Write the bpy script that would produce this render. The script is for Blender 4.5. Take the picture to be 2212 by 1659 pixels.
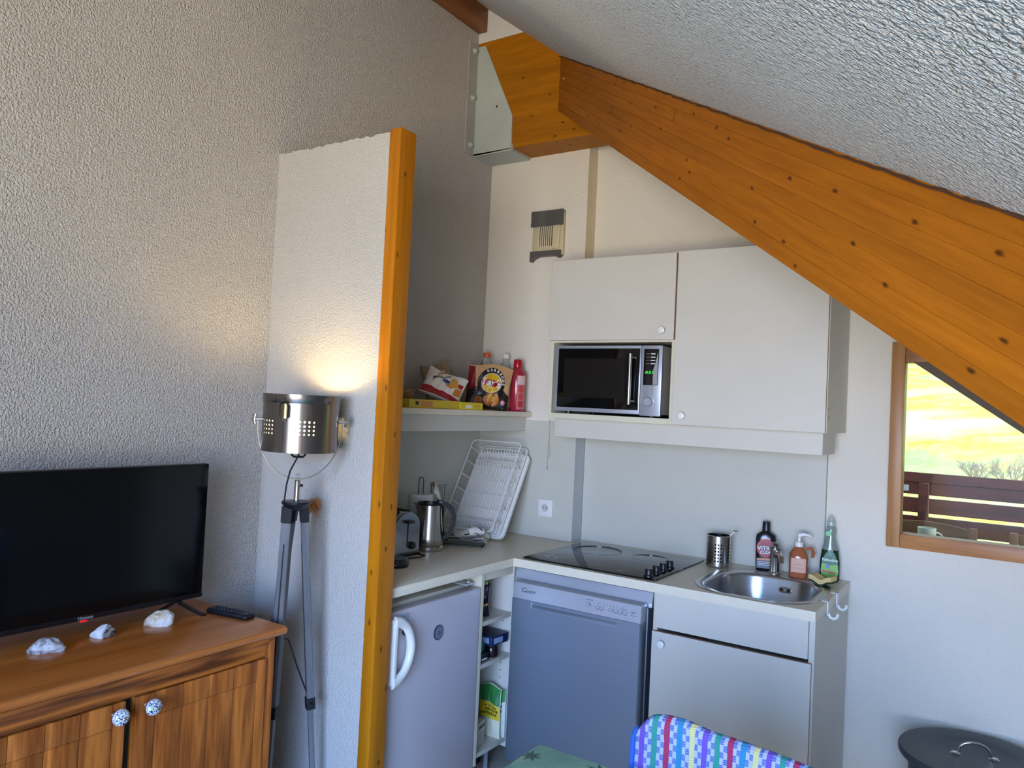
import bpy, bmesh, math, random
from mathutils import Vector, Matrix
random.seed(7)
for o in list(bpy.data.objects):
    bpy.data.objects.remove(o)
SC = bpy.context.scene
COL = SC.collection
PI = math.pi

# ------------------------------------------------------------------ camera
cam_d = bpy.data.cameras.new('camera')
cam = bpy.data.objects.new('camera', cam_d)
COL.objects.link(cam)
cam_d.sensor_width = 36.0
cam_d.lens = 1661.6 / 2212 * 36.0
cam_d.clip_start = 0.02
cam_d.clip_end = 300
cam.matrix_world = Matrix(((0.8328686, -0.02450809, 0.55292789, 2.2548),
                           (0.55140452, -0.04950143, -0.83276807, -3.2083),
                           (0.04778028, 0.99847332, -0.02771431, 1.4813),
                           (0, 0, 0, 1)))
SC.camera = cam

# ------------------------------------------------------------------ world, sun, daylight
world = bpy.data.worlds.new('world')
SC.world = world
world.use_nodes = True
wb = world.node_tree.nodes['Background']
wb.inputs[0].default_value = (0.60, 0.76, 1.0, 1)
wb.inputs[1].default_value = 1.6


def light(name, kind, loc, rot, energy, color, **kw):
    d = bpy.data.lights.new(name, kind)
    d.energy = energy
    d.color = color
    for k, v in kw.items():
        setattr(d, k, v)
    o = bpy.data.objects.new(name, d)
    COL.objects.link(o)
    o.location = loc
    o.rotation_euler = rot
    return o


# sun high on the +x side: it lights the meadow and never reaches the window walls
light('sun', 'SUN', (0, 0, 20), (0, math.radians(38), 0), 6.0, (1, 0.96, 0.88), angle=0.01)
# daylight through the wide glazed balcony front behind the camera:
# blue skylight slants down through the panes, warmer light thrown back by the sunlit ground slants up
SKYC, GRDC = (0.17, 0.42, 1.0), (1.0, 0.86, 0.64)
light('daylight_sky', 'AREA', (2.75, -5.55, 1.30), (math.radians(54), 0, math.radians(8)), 205, SKYC,
      shape='RECTANGLE', size=2.4, size_y=2.2, spread=math.radians(100))
light('daylight_ground', 'AREA', (2.75, -5.54, 1.30), (math.radians(123), 0, math.radians(8)), 118, GRDC,
      shape='RECTANGLE', size=2.4, size_y=2.2, spread=math.radians(110))

# shorter light paths keep the full-size render quick
SC.cycles.max_bounces = 6
SC.cycles.diffuse_bounces = 4
SC.cycles.glossy_bounces = 3
SC.cycles.transmission_bounces = 4
SC.cycles.transparent_max_bounces = 8
SC.cycles.caustics_reflective = False
SC.cycles.caustics_refractive = False
SC.cycles.use_adaptive_sampling = True
SC.cycles.adaptive_threshold = 0.025
SC.view_settings.view_transform = 'Standard'
SC.view_settings.look = 'None'
SC.view_settings.gamma = 1.0
SC.view_settings.use_curve_mapping = False
SC.view_settings.exposure = 0.06


# ------------------------------------------------------------------ materials
def lin(c):
    if isinstance(c, str):
        c = c.lstrip('#')
        c = [int(c[i:i + 2], 16) / 255 for i in (0, 2, 4)]
    return tuple((x / 12.92 if x <= 0.04045 else ((x + 0.055) / 1.055) ** 2.4) for x in c) + (1.0,)


def base(name):
    m = bpy.data.materials.new(name)
    m.use_nodes = True
    nt = m.node_tree
    return m, nt, nt.nodes['Principled BSDF']


def N(nt, t, **kw):
    n = nt.nodes.new(t)
    for k, v in kw.items():
        setattr(n, k, v)
    return n


def coords(nt, scale=(1, 1, 1), rot=(0, 0, 0), kind='Object'):
    tc = N(nt, 'ShaderNodeTexCoord')
    mp = N(nt, 'ShaderNodeMapping')
    mp.inputs['Scale'].default_value = scale
    mp.inputs['Rotation'].default_value = rot
    nt.links.new(tc.outputs[kind], mp.inputs[0])
    return mp.outputs[0]


def noise(nt, vec, scale, detail=3, rough=0.55):
    n = N(nt, 'ShaderNodeTexNoise')
    n.inputs['Scale'].default_value = scale
    n.inputs['Detail'].default_value = detail
    n.inputs['Roughness'].default_value = rough
    nt.links.new(vec, n.inputs['Vector'])
    return n


def ramp(nt, fac, stops, interp='LINEAR'):
    r = N(nt, 'ShaderNodeValToRGB')
    r.color_ramp.interpolation = interp
    el = r.color_ramp.elements
    while len(el) < len(stops):
        el.new(0.5)
    for e, (p, c) in zip(el, stops):
        e.position = p
        e.color = c
    nt.links.new(fac, r.inputs[0])
    return r.outputs[0]


def mixc(nt, fac, a, b, mode='MIX'):
    m = N(nt, 'ShaderNodeMix', data_type='RGBA', blend_type=mode)
    for sock, v in ((0, fac), (6, a), (7, b)):
        if hasattr(v, 'links'):
            nt.links.new(v, m.inputs[sock])
        else:
            m.inputs[sock].default_value = v
    return m.outputs[2]


def bump(nt, bs, h, strength, dist=0.002):
    b = N(nt, 'ShaderNodeBump')
    b.inputs['Strength'].default_value = strength
    b.inputs['Distance'].default_value = dist
    nt.links.new(h, b.inputs['Height'])
    nt.links.new(b.outputs[0], bs.inputs['Normal'])


def plain(name, col, rough=0.5, metal=0.0, var=0.06, vs=9.0, bs=0.0, bscale=200, spec=0.5, coat=0.0, alpha=None, trans=0.0):
    m, nt, b = base(name)
    c = lin(col)
    v = coords(nt)
    n = noise(nt, v, vs, 1)
    lo = tuple(x * (1 - var) for x in c[:3]) + (1,)
    hi = tuple(min(1, x * (1 + var)) for x in c[:3]) + (1,)
    nt.links.new(ramp(nt, n.outputs[0], [(0.3, lo), (0.7, hi)]), b.inputs['Base Color'])
    b.inputs['Roughness'].default_value = rough
    b.inputs['Metallic'].default_value = metal
    b.inputs['Specular IOR Level'].default_value = spec
    b.inputs['Coat Weight'].default_value = coat
    b.inputs['Transmission Weight'].default_value = trans
    if bs:
        bump(nt, b, noise(nt, v, bscale, 2).outputs[0], bs)
    return m


def plaster(name, col, scale=62, strength=0.9, dist=0.006, stretch=(1, 1, 1), var=0.03):
    m, nt, b = base(name)
    v = coords(nt, stretch)
    n1 = noise(nt, v, scale, 1, 0.5)
    n2 = noise(nt, v, scale * 2.3, 1, 0.5)
    a = N(nt, 'ShaderNodeMath', operation='MULTIPLY_ADD')
    nt.links.new(n1.outputs[0], a.inputs[0])
    a.inputs[1].default_value = 1.9
    nt.links.new(n2.outputs[0], a.inputs[2])
    bump(nt, b, a.outputs[0], strength, dist)
    c = lin(col)
    big = noise(nt, coords(nt), 1.7, 3)
    lo = tuple(x * (1 - var) for x in c[:3]) + (1,)
    hi = tuple(min(1, x * (1 + var)) for x in c[:3]) + (1,)
    nt.links.new(ramp(nt, big.outputs[0], [(0.35, lo), (0.65, hi)]), b.inputs['Base Color'])
    b.inputs['Roughness'].default_value = 0.85
    b.inputs['Specular IOR Level'].default_value = 0.25
    return m


def wood(name, light_c, dark_c, axis='x', rough=0.42, fine=1.0, rings=1.0, knots=0.0, knot_c='3a1c08', coat=0.15, spec=0.5, kscale=3.2, ra=0.45, lo=0.25, hi=0.95):
    """grain runs along the object's own axis"""
    m, nt, b = base(name)
    k = {'x': 0, 'y': 1, 'z': 2}[axis]
    sc = [14 * fine] * 3
    sc[k] = 0.9 * fine
    v = coords(nt, tuple(sc))
    sr = [7 * rings] * 3
    sr[k] = 0.55 * rings
    v2 = coords(nt, tuple(sr))
    n1 = noise(nt, v, 6, 4, 0.6)
    w = noise(nt, v2, 1.3, 2, 0.4)
    mul = N(nt, 'ShaderNodeMath', operation='MULTIPLY')
    nt.links.new(w.outputs[0], mul.inputs[0])
    mul.inputs[1].default_value = 9.0
    fr = N(nt, 'ShaderNodeMath', operation='PINGPONG')
    nt.links.new(mul.outputs[0], fr.inputs[0])
    fr.inputs[1].default_value = 1.0
    ad = N(nt, 'ShaderNodeMath', operation='MULTIPLY_ADD')
    nt.links.new(n1.outputs[0], ad.inputs[0])
    ad.inputs[1].default_value = 0.75
    sub = N(nt, 'ShaderNodeMath', operation='MULTIPLY')
    nt.links.new(fr.outputs[0], sub.inputs[0])
    sub.inputs[1].default_value = ra
    nt.links.new(sub.outputs[0], ad.inputs[2])
    lc, dc = lin(light_c), lin(dark_c)
    col = ramp(nt, ad.outputs[0], [(lo, lc), ((lo + hi) / 2 - 0.05, tuple((a + c) / 2 for a, c in zip(lc, dc))), (hi, dc)])
    oi = N(nt, 'ShaderNodeObjectInfo')
    hs = N(nt, 'ShaderNodeHueSaturation')
    mr = N(nt, 'ShaderNodeMapRange')
    mr.inputs['To Min'].default_value = 0.90
    mr.inputs['To Max'].default_value = 1.10
    nt.links.new(oi.outputs['Random'], mr.inputs[0])
    nt.links.new(mr.outputs[0], hs.inputs['Value'])
    nt.links.new(col, hs.inputs['Color'])
    col = hs.outputs[0]
    if knots:
        sep = N(nt, 'ShaderNodeSeparateXYZ')
        nt.links.new(coords(nt), sep.inputs[0])
        oth = [i for i in range(3) if i != k]
        su_ = N(nt, 'ShaderNodeMath', operation='ADD')
        nt.links.new(sep.outputs[oth[0]], su_.inputs[0])
        nt.links.new(sep.outputs[oth[1]], su_.inputs[1])
        cb = N(nt, 'ShaderNodeCombineXYZ')
        nt.links.new(sep.outputs[k], cb.inputs[0])
        nt.links.new(su_.outputs[0], cb.inputs[1])
        mp_ = N(nt, 'ShaderNodeMapping')
        mp_.inputs['Scale'].default_value = (kscale, kscale * 2.2, 1)
        nt.links.new(cb.outputs[0], mp_.inputs[0])
        dn = noise(nt, mp_.outputs[0], 5, 2)
        vo = N(nt, 'ShaderNodeTexVoronoi', feature='F1', voronoi_dimensions='2D')
        vo.inputs['Scale'].default_value = 1.0
        vm = N(nt, 'ShaderNodeVectorMath', operation='MULTIPLY_ADD')
        nt.links.new(dn.outputs['Color'], vm.inputs[0])
        vm.inputs[1].default_value = (0.08, 0.08, 0.0)
        nt.links.new(mp_.outputs[0], vm.inputs[2])
        nt.links.new(vm.outputs[0], vo.inputs['Vector'])
        kf = ramp(nt, vo.outputs['Distance'], [(0.0, (0.95, 0.95, 0.95, 1)), (knots * 0.45, (0.75, 0.75, 0.75, 1)), (knots, (0, 0, 0, 1))])
        col = mixc(nt, kf, col, lin(knot_c))
    nt.links.new(col, b.inputs['Base Color'])
    b.inputs['Roughness'].default_value = rough
    b.inputs['Specular IOR Level'].default_value = spec
    b.inputs['Coat Weight'].default_value = coat
    b.inputs['Coat Roughness'].default_value = 0.3
    bump(nt, b, ad.outputs[0], 0.12, 0.001)
    return m


def brushed(name, col, rough=0.28, axis='z', amount=0.25):
    m, nt, b = base(name)
    k = {'x': 0, 'y': 1, 'z': 2}[axis]
    s = [260.0] * 3
    s[k] = 3.0
    n = noise(nt, coords(nt, tuple(s)), 1.0, 2)
    c = lin(col)
    nt.links.new(ramp(nt, n.outputs[0], [(0.3, tuple(x * (1 - amount) for x in c[:3]) + (1,)), (0.7, c)]), b.inputs['Base Color'])
    b.inputs['Metallic'].default_value = 1.0
    b.inputs['Roughness'].default_value = rough
    bump(nt, b, n.outputs[0], 0.05, 0.0005)
    return m


def emis(name, col, strength):
    m, nt, b = base(name)
    v = coords(nt)
    n = noise(nt, v, 40, 1)
    c = lin(col)
    nt.links.new(ramp(nt, n.outputs[0], [(0.0, c), (1.0, c)]), b.inputs['Emission Color'])
    b.inputs['Base Color'].default_value = c
    b.inputs['Emission Strength'].default_value = strength
    return m


def thin_glass(name, tint=(1, 1, 1, 1), refl=0.06):
    m = bpy.data.materials.new(name)
    m.use_nodes = True
    nt = m.node_tree
    nt.nodes.remove(nt.nodes['Principled BSDF'])
    out = nt.nodes['Material Output']
    tr = N(nt, 'ShaderNodeBsdfTransparent')
    tr.inputs[0].default_value = tint
    gl = N(nt, 'ShaderNodeBsdfGlossy')
    gl.inputs['Roughness'].default_value = 0.03
    mx = N(nt, 'ShaderNodeMixShader')
    fz = N(nt, 'ShaderNodeFresnel')
    fz.inputs[0].default_value = 1.10
    nt.links.new(fz.outputs[0], mx.inputs[0])
    nt.links.new(tr.outputs[0], mx.inputs[1])
    nt.links.new(gl.outputs[0], mx.inputs[2])
    nt.links.new(mx.outputs[0], out.inputs[0])
    return m


M = {}
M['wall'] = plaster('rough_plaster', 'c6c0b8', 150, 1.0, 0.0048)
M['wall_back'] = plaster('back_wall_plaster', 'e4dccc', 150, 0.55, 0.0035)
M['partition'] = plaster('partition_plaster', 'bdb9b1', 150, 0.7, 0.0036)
M['ceiling'] = plaster('ceiling_plaster', 'e0e0dc', 115, 1.0, 0.009)
M['cream'] = plain('cream_paint', 'dccdaa', 0.7, var=0.05)
M['floor'] = plain('floor_tile', 'cdbfa8', 0.5, var=0.1)
M['laminate'] = plain('white_laminate', 'ccc6b8', 0.42, var=0.015)
M['laminate_top'] = plain('worktop_laminate', 'ddd3ba', 0.38, var=0.02, vs=30)
M['carcass'] = plain('cream_carcass', 'd3ccb2', 0.5, var=0.03)
M['edge'] = plain('peach_edge_band', 'b98a6a', 0.5)
M['splash'] = plain('backsplash_panel', 'c6c3b4', 0.35, var=0.015)
M['grey_trim'] = plain('grey_shade_trim', 'b6b8b8', 0.35, var=0.03)
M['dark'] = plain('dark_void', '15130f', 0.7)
M['black'] = plain('black_plastic', '14151a', 0.35, var=0.1)
M['satin_black'] = plain('satin_black', '101013', 0.5, var=0.1, spec=0.25)
M['blackgloss'] = plain('black_gloss', '07080a', 0.06, var=0.0)
M['screen'] = plain('tv_screen', '040507', 0.12, var=0.0, spec=0.35)
M['white_plastic'] = plain('white_plastic', 'e4e2da', 0.3, var=0.02)
M['fridge'] = plain('fridge_door', 'b9b3b6', 0.32, var=0.02, vs=4)
M['fridge_top'] = plain('fridge_edge', 'c9c2ad', 0.4, var=0.03)
M['grey_plastic'] = plain('grey_plastic', '8d9096', 0.4)
M['silver'] = plain('silver_paint', 'b8bdc6', 0.32, metal=0.55, var=0.02)
M['dw_door'] = brushed('dishwasher_steel', 'a2b2c6', 0.40, 'x', 0.04)
M['chrome'] = plain('chrome', 'd6d6d6', 0.08, metal=1.0, var=0.0)
M['steel'] = brushed('brushed_steel', 'c2bcb4', 0.24, 'z', 0.2)
M['sink_steel'] = brushed('sink_steel', 'c7cace', 0.26, 'x', 0.15)
M['shade_steel'] = brushed('shade_steel', '8d847c', 0.22, 'z', 0.25)
M['dark_metal'] = plain('dark_metal', '2c2c2c', 0.35, metal=0.8)
M['bracket'] = plain('bracket_paint', 'b4bab2', 0.55, var=0.04)
M['bracket_dark'] = plain('bracket_flange', 'a6a49d', 0.6, var=0.05)
M['beam'] = wood('beam_wood', 'aa6410', '7c4406', 'x', 0.5, 1.1, 0.8, knots=0.055, knot_c='2a140a', coat=0.0, spec=0.2, kscale=5.0, ra=0.15)
M['beam_stub'] = wood('purlin_wood', 'ae6c0c', '804c06', 'x', 0.5, 1.1, 0.8, knots=0.05, knot_c='3a1c08', coat=0.0, spec=0.2, kscale=4.2, ra=0.25)
M['beam_dark'] = wood('ridge_wood', '96571c', '6e3a10', 'y', 0.5, 1.1, 0.8, knots=0.06, coat=0.1)
M['post'] = wood('post_pine', 'cc8012', 'a4620a', 'z', 0.42, 0.9, 0.9, knots=0.06, knot_c='4a240c', coat=0.0, spec=0.25, kscale=4.5)
M['pine'] = wood('cabinet_pine', 'c4722c', '8a4614', 'y', 0.36, 1.0, 1.3, coat=0.3, lo=0.38, hi=0.86, spec=0.3)
M['pine_z'] = wood('cabinet_pine_upright', 'c4722c', '864413', 'z', 0.38, 1.9, 1.5, coat=0.3, lo=0.38, hi=0.86, spec=0.3)
M['pine_top'] = wood('cabinet_pine_top', 'd2803a', 'a45a20', 'y', 0.22, 0.8, 0.5, coat=0.5)
M['frieze'] = wood('cabinet_frieze', 'ba6a28', '582a0a', 'y', 0.4, 0.9, 1.9, coat=0.2, lo=0.38, hi=0.86, spec=0.3)
M['window_wood'] = wood('window_frame_wood', 'c8925a', 'a06c38', 'z', 0.45, 1.0, 0.9, coat=0.1)
M['window_wood_x'] = wood('window_frame_wood_x', 'b87c42', '84522a', 'x', 0.45, 1.0, 0.9, coat=0.1)
M['rail_wood'] = wood('balcony_wood', '6a3020', '3e1a10', 'x', 0.6, 1.0, 1.0, coat=0.0)
M['chair_wood'] = wood('dark_chair_wood', '6b4a2a', '3a2614', 'x', 0.5, 1.0, 1.0)
M['leg_wood'] = wood('grey_tripod_wood', '77787a', '56585b', 'z', 0.45, 1.3, 1.0)
M['glass'] = thin_glass('window_glass')
M['clear'] = thin_glass('clear_plastic', (0.93, 0.96, 0.95, 1))
M['bin'] = plain('bin_charcoal', '3b3f42', 0.45, var=0.05)
M['rubber'] = plain('black_rubber', '0c0c0d', 0.6)
M['white_wire'] = plain('white_coated_wire', 'e6e3da', 0.35, var=0.01)
M['paper'] = plain('white_paper', 'e8e2d6', 0.85, var=0.03, bs=0.3)
M['cord'] = plain('beige_cord', 'b9ab8c', 0.8)
M['straw'] = plain('dried_straw', 'd08c50', 0.8, var=0.15, vs=60)


# ------------------------------------------------------------------ mesh builder
class MB:
    def __init__(self):
        self.v, self.f = [], []

    def add(self, vs, fs):
        n = len(self.v)
        self.v += [tuple(p) for p in vs]
        self.f += [tuple(i + n for i in f) for f in fs]
        return self

    def box(self, a, b, bev=0.0, seg=2):
        x0, y0, z0 = (min(p, q) for p, q in zip(a, b))
        x1, y1, z1 = (max(p, q) for p, q in zip(a, b))
        if bev <= 0:
            return self.add([(x0, y0, z0), (x1, y0, z0), (x1, y1, z0), (x0, y1, z0), (x0, y0, z1), (x1, y0, z1), (x1, y1, z1), (x0, y1, z1)],
                            [(0, 3, 2, 1), (4, 5, 6, 7), (0, 1, 5, 4), (1, 2, 6, 5), (2, 3, 7, 6), (3, 0, 4, 7)])
        bm = bmesh.new()
        bmesh.ops.create_cube(bm, size=1.0)
        for v in bm.verts:
            v.co = Vector(((x0 + x1) / 2 + v.co.x * (x1 - x0), (y0 + y1) / 2 + v.co.y * (y1 - y0), (z0 + z1) / 2 + v.co.z * (z1 - z0)))
        bev = min(bev, 0.49 * min(x1 - x0, y1 - y0, z1 - z0))
        bmesh.ops.bevel(bm, geom=list(bm.edges), offset=bev, segments=seg, affect='EDGES', profile=0.5)
        return self.addbm(bm)

    def addbm(self, bm, M4=None):
        bm.verts.ensure_lookup_table()
        for i, v in enumerate(bm.verts):
            v.index = i
        vs = [(M4 @ v.co if M4 else v.co.copy()) for v in bm.verts]
        fs = [[v.index for v in f.verts] for f in bm.faces]
        bm.free()
        return self.add(vs, fs)

    def prism(self, poly, axis, a, b):
        """2D polygon in the plane normal to axis, extruded from a to b; poly coords follow the remaining axes in order"""
        def mk(p, t):
            return {'x': (t, p[0], p[1]), 'y': (p[0], t, p[1]), 'z': (p[0], p[1], t)}[axis]
        n = len(poly)
        vs = [mk(p, a) for p in poly] + [mk(p, b) for p in poly]
        fs = [tuple(range(n)), tuple(range(2 * n - 1, n - 1, -1))] + [(i, i + n, (i + 1) % n + n, (i + 1) % n) for i in range(n)]
        return self.add(vs, fs)

    def tube(self, pts, r, seg=8, closed=False, caps=True):
        pts = [Vector(p) for p in pts]
        n = len(pts)
        rs = r if isinstance(r, (list, tuple)) else [r] * n
        tang = []
        for i in range(n):
            if closed:
                t = pts[(i + 1) % n] - pts[i - 1]
            else:
                t = pts[min(i + 1, n - 1)] - pts[max(i - 1, 0)]
            tang.append(t.normalized() if t.length > 1e-9 else Vector((0, 0, 1)))
        up = Vector((0, 0, 1)) if abs(tang[0].z) < 0.9 else Vector((1, 0, 0))
        nrm = (up - tang[0] * up.dot(tang[0])).normalized()
        vs = []
        for i in range(n):
            nrm = (nrm - tang[i] * nrm.dot(tang[i])).normalized()
            bn = tang[i].cross(nrm)
            for k in range(seg):
                a = 2 * PI * k / seg
                vs.append(pts[i] + (nrm * math.cos(a) + bn * math.sin(a)) * rs[i])
        fs = []
        for i in range(n if closed else n - 1):
            j = (i + 1) % n
            for k in range(seg):
                fs.append((i * seg + k, i * seg + (k + 1) % seg, j * seg + (k + 1) % seg, j * seg + k))
        if caps and not closed:
            fs.append(tuple(range(seg - 1, -1, -1)))
            fs.append(tuple((n - 1) * seg + k for k in range(seg)))
        return self.add(vs, fs)

    def strip(self, pts, w, t, wdir):
        """flat bar of width w (along wdir) and thickness t following pts"""
        pts = [Vector(p) for p in pts]
        wd = Vector(wdir).normalized()
        vs, fs = [], []
        n = len(pts)
        for i in range(n):
            tg = (pts[min(i + 1, n - 1)] - pts[max(i - 1, 0)]).normalized()
            nn = tg.cross(wd).normalized()
            for a, b in ((-1, -1), (1, -1), (1, 1), (-1, 1)):
                vs.append(pts[i] + wd * (a * w / 2) + nn * (b * t / 2))
        for i in range(n - 1):
            for k in range(4):
                fs.append((i * 4 + k, i * 4 + (k + 1) % 4, i * 4 + 4 + (k + 1) % 4, i * 4 + 4 + k))
        fs += [(3, 2, 1, 0), tuple((n - 1) * 4 + k for k in range(4))]
        return self.add(vs, fs)

    def lathe(self, prof, c=(0, 0, 0), seg=32, axis='z', sx=1.0, sy=1.0, cap=True):
        """profile of (radius, height) revolved; ends with radius 0 close"""
        vs, fs = [], []
        for r, h in prof:
            for k in range(seg):
                a = 2 * PI * k / seg
                p = (r * math.cos(a) * sx, r * math.sin(a) * sy, h)
                if axis == 'y':
                    p = (p[0], -p[2], p[1])
                elif axis == 'x':
                    p = (p[2], p[0], p[1])
                vs.append((p[0] + c[0], p[1] + c[1], p[2] + c[2]))
        for i in range(len(prof) - 1):
            for k in range(seg):
                fs.append((i * seg + k, i * seg + (k + 1) % seg, (i + 1) * seg + (k + 1) % seg, (i + 1) * seg + k))
        cap = cap and prof[0] != prof[-1]
        if cap and prof[0][0] > 1e-6:
            fs.append(tuple(range(seg - 1, -1, -1)))
        if cap and prof[-1][0] > 1e-6:
            fs.append(tuple((len(prof) - 1) * seg + k for k in range(seg)))
        return self.add(vs, fs)

    def loft(self, rings, closed_ends=True):
        n = len(rings[0])
        b = len(self.v)
        vs = [p for r in rings for p in r]
        fs = []
        for i in range(len(rings) - 1):
            for k in range(n):
                fs.append((i * n + k, i * n + (k + 1) % n, (i + 1) * n + (k + 1) % n, (i + 1) * n + k))
        if closed_ends:
            fs += [tuple(range(n - 1, -1, -1)), tuple((len(rings) - 1) * n + k for k in range(n))]
        return self.add(vs, fs)

    def grid(self, fn, nu, nv):
        vs = [fn(i / nu, j / nv) for j in range(nv + 1) for i in range(nu + 1)]
        fs = [(j * (nu + 1) + i, j * (nu + 1) + i + 1, (j + 1) * (nu + 1) + i + 1, (j + 1) * (nu + 1) + i) for j in range(nv) for i in range(nu)]
        return self.add(vs, fs)

    def xf(self, m4):
        self.v = [tuple(m4 @ Vector(p)) for p in self.v]
        return self

    def build(self, name, mat, parent=None, loc=None, ang=38, recalc=True, label=None, kind=None):
        me = bpy.data.meshes.new(name)
        me.from_pydata([tuple(p) for p in self.v], [], self.f)
        if recalc:
            bm = bmesh.new()
            bm.from_mesh(me)
            bmesh.ops.remove_doubles(bm, verts=bm.verts, dist=1e-6)
            bmesh.ops.recalc_face_normals(bm, faces=bm.faces)
            bm.to_mesh(me)
            bm.free()
        me.polygons.foreach_set('use_smooth', [True] * len(me.polygons))
        me.set_sharp_from_angle(angle=math.radians(ang))
        me.materials.append(mat if not isinstance(mat, str) else M[mat])
        o = bpy.data.objects.new(name, me)
        COL.objects.link(o)
        if parent is not None:
            o.parent = parent
        if loc is not None:
            o.location = loc
        if label:
            o['label'] = label
        if kind:
            o['kind'] = kind
        return o


def tag(o, label, cat, group=None):
    o['label'] = label
    o['category'] = cat
    if group:
        o['group'] = group
    return o


def thing(name, label, cat, loc=(0, 0, 0), rotz=0.0, group=None):
    o = bpy.data.objects.new(name, None)
    o.empty_display_size = 0.05
    COL.objects.link(o)
    o.location = loc
    o.rotation_euler = (0, 0, rotz)
    return tag(o, label, cat, group)


def struct(o, label=None):
    o['kind'] = 'structure'
    if label:
        o['label'] = label
    return o


def text_mesh(s, size=1.0, shear=0.0, extrude=0.0, bold=0.0):
    c = bpy.data.curves.new('txt', 'FONT')
    c.body = s
    c.size = size
    c.shear = shear
    c.align_x = 'CENTER'
    c.align_y = 'CENTER'
    c.offset = bold
    c.extrude = extrude
    c.resolution_u = 3
    o = bpy.data.objects.new('txt', c)
    COL.objects.link(o)
    dg = bpy.context.evaluated_depsgraph_get()
    me = bpy.data.meshes.new_from_object(o.evaluated_get(dg))
    vs = [tuple(v.co) for v in me.vertices]
    fs = [tuple(p.vertices) for p in me.polygons]
    bpy.data.objects.remove(o)
    bpy.data.curves.remove(c)
    bpy.data.meshes.remove(me)
    return vs, fs


def lettering(s, size, mat, parent, origin, xdir, ydir, shear=0.0, bold=0.0, fn=None, name='lettering', lift=0.0004, sx=1.0):
    """flat print: text laid in the plane (xdir, ydir) at origin, or through fn(u, v)"""
    vs, fs = text_mesh(s, size, shear, 0.0, bold)
    mb = MB()
    if fn:
        mb.add([fn(v[0] * sx, v[1]) for v in vs], fs)
    else:
        X, Y = Vector(xdir).normalized(), Vector(ydir).normalized()
        Z = X.cross(Y)
        O = Vector(origin) + Z * lift
        mb.add([O + X * (v[0] * sx) + Y * v[1] for v in vs], fs)
    return mb.build(name, mat, parent, recalc=False)


def copy_tree(o, parent=None):
    c = o.copy()
    COL.objects.link(c)
    c.parent = parent
    for ch in o.children:
        copy_tree(ch, c)
    return c

# ================================================================== THE SETTING
def roof(x):
    return 3.4315 - 0.75 * x


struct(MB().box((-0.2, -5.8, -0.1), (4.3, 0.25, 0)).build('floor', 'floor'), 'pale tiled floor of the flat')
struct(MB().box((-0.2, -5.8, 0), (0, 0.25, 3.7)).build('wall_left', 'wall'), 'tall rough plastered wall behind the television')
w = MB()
w.prism([(0, 0), (1.866, 0), (1.866, roof(1.866)), (0, roof(0))], 'y', 0, 0.2)
w.prism([(1.866, 0), (3.3, 0), (3.3, roof(3.3)), (3.175, 1.05), (1.866, 1.05)], 'y', 0, 0.2)
w.prism([(1.866, 1.735), (1.935, 1.735), (2.957, 1.05), (3.175, 1.05), (1.866, roof(1.866))], 'y', 0, 0.2)
struct(w.build('wall_back', 'wall_back'), 'rough plastered back wall of the kitchen with the window')
struct(MB().prism([(0, 0), (0.552, 0), (0.552, roof(0.552)), (0, roof(0))], 'y', -0.0875, 0).build('wall_corner', 'wall_back'), 'boxed-out wall section in the kitchen corner')
# unseen rear room, widened and raised so more window light reaches the kitchen corner
w = MB()
w.box((0, -5.8, 0), (1.55, -5.6, 3.5)).box((3.95, -5.8, 0), (4.3, -5.6, 3.5))
w.box((1.55, -5.8, 0), (3.95, -5.6, 0.2)).box((1.55, -5.8, 2.4), (3.95, -5.6, 3.5))
struct(w.build('wall_front', 'wall'), 'plastered wall with the wide glazed balcony front')
w = MB()
w.box((3.3, -3.3, 0), (3.4, 0.25, 1.2)).box((4.2, -5.8, 0), (4.3, -3.3, 3.5)).box((3.3, -3.4, 0), (4.3, -3.3, 3.5))
w.prism([(0, roof(0)), (3.4, roof(3.4)), (3.4, 3.5), (0, 3.5)], 'y', -3.4, -3.3)
struct(w.build('wall_right', 'wall'), 'low wall under the eaves')
w = MB()
w.prism([(-0.2, roof(-0.2)), (3.45, roof(3.45)), (3.45, roof(3.45) + 0.12), (-0.2, roof(-0.2) + 0.12)], 'y', -3.4, 0.25)
w.box((-0.2, -5.8, 3.45), (4.3, -3.35, 3.6))
struct(w.build('ceiling', 'ceiling'), 'sloping ceiling with coarse white plaster')

# partition with its ragged plaster edge and pine end post
random.seed(3)
top = [(0.537 - 0.537 * i / 36, 2.343 + (random.random() - 0.5) * 0.009) for i in range(37)]
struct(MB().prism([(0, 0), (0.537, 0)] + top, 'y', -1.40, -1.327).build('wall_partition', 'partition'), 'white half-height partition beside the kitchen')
po = MB().box((0.537, -1.401, 0), (0.585, -1.326, 2.352), 0.003, 2).build('partition_post', 'post')
tag(po, 'tall orange pine post capping the white partition', 'post')

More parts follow.
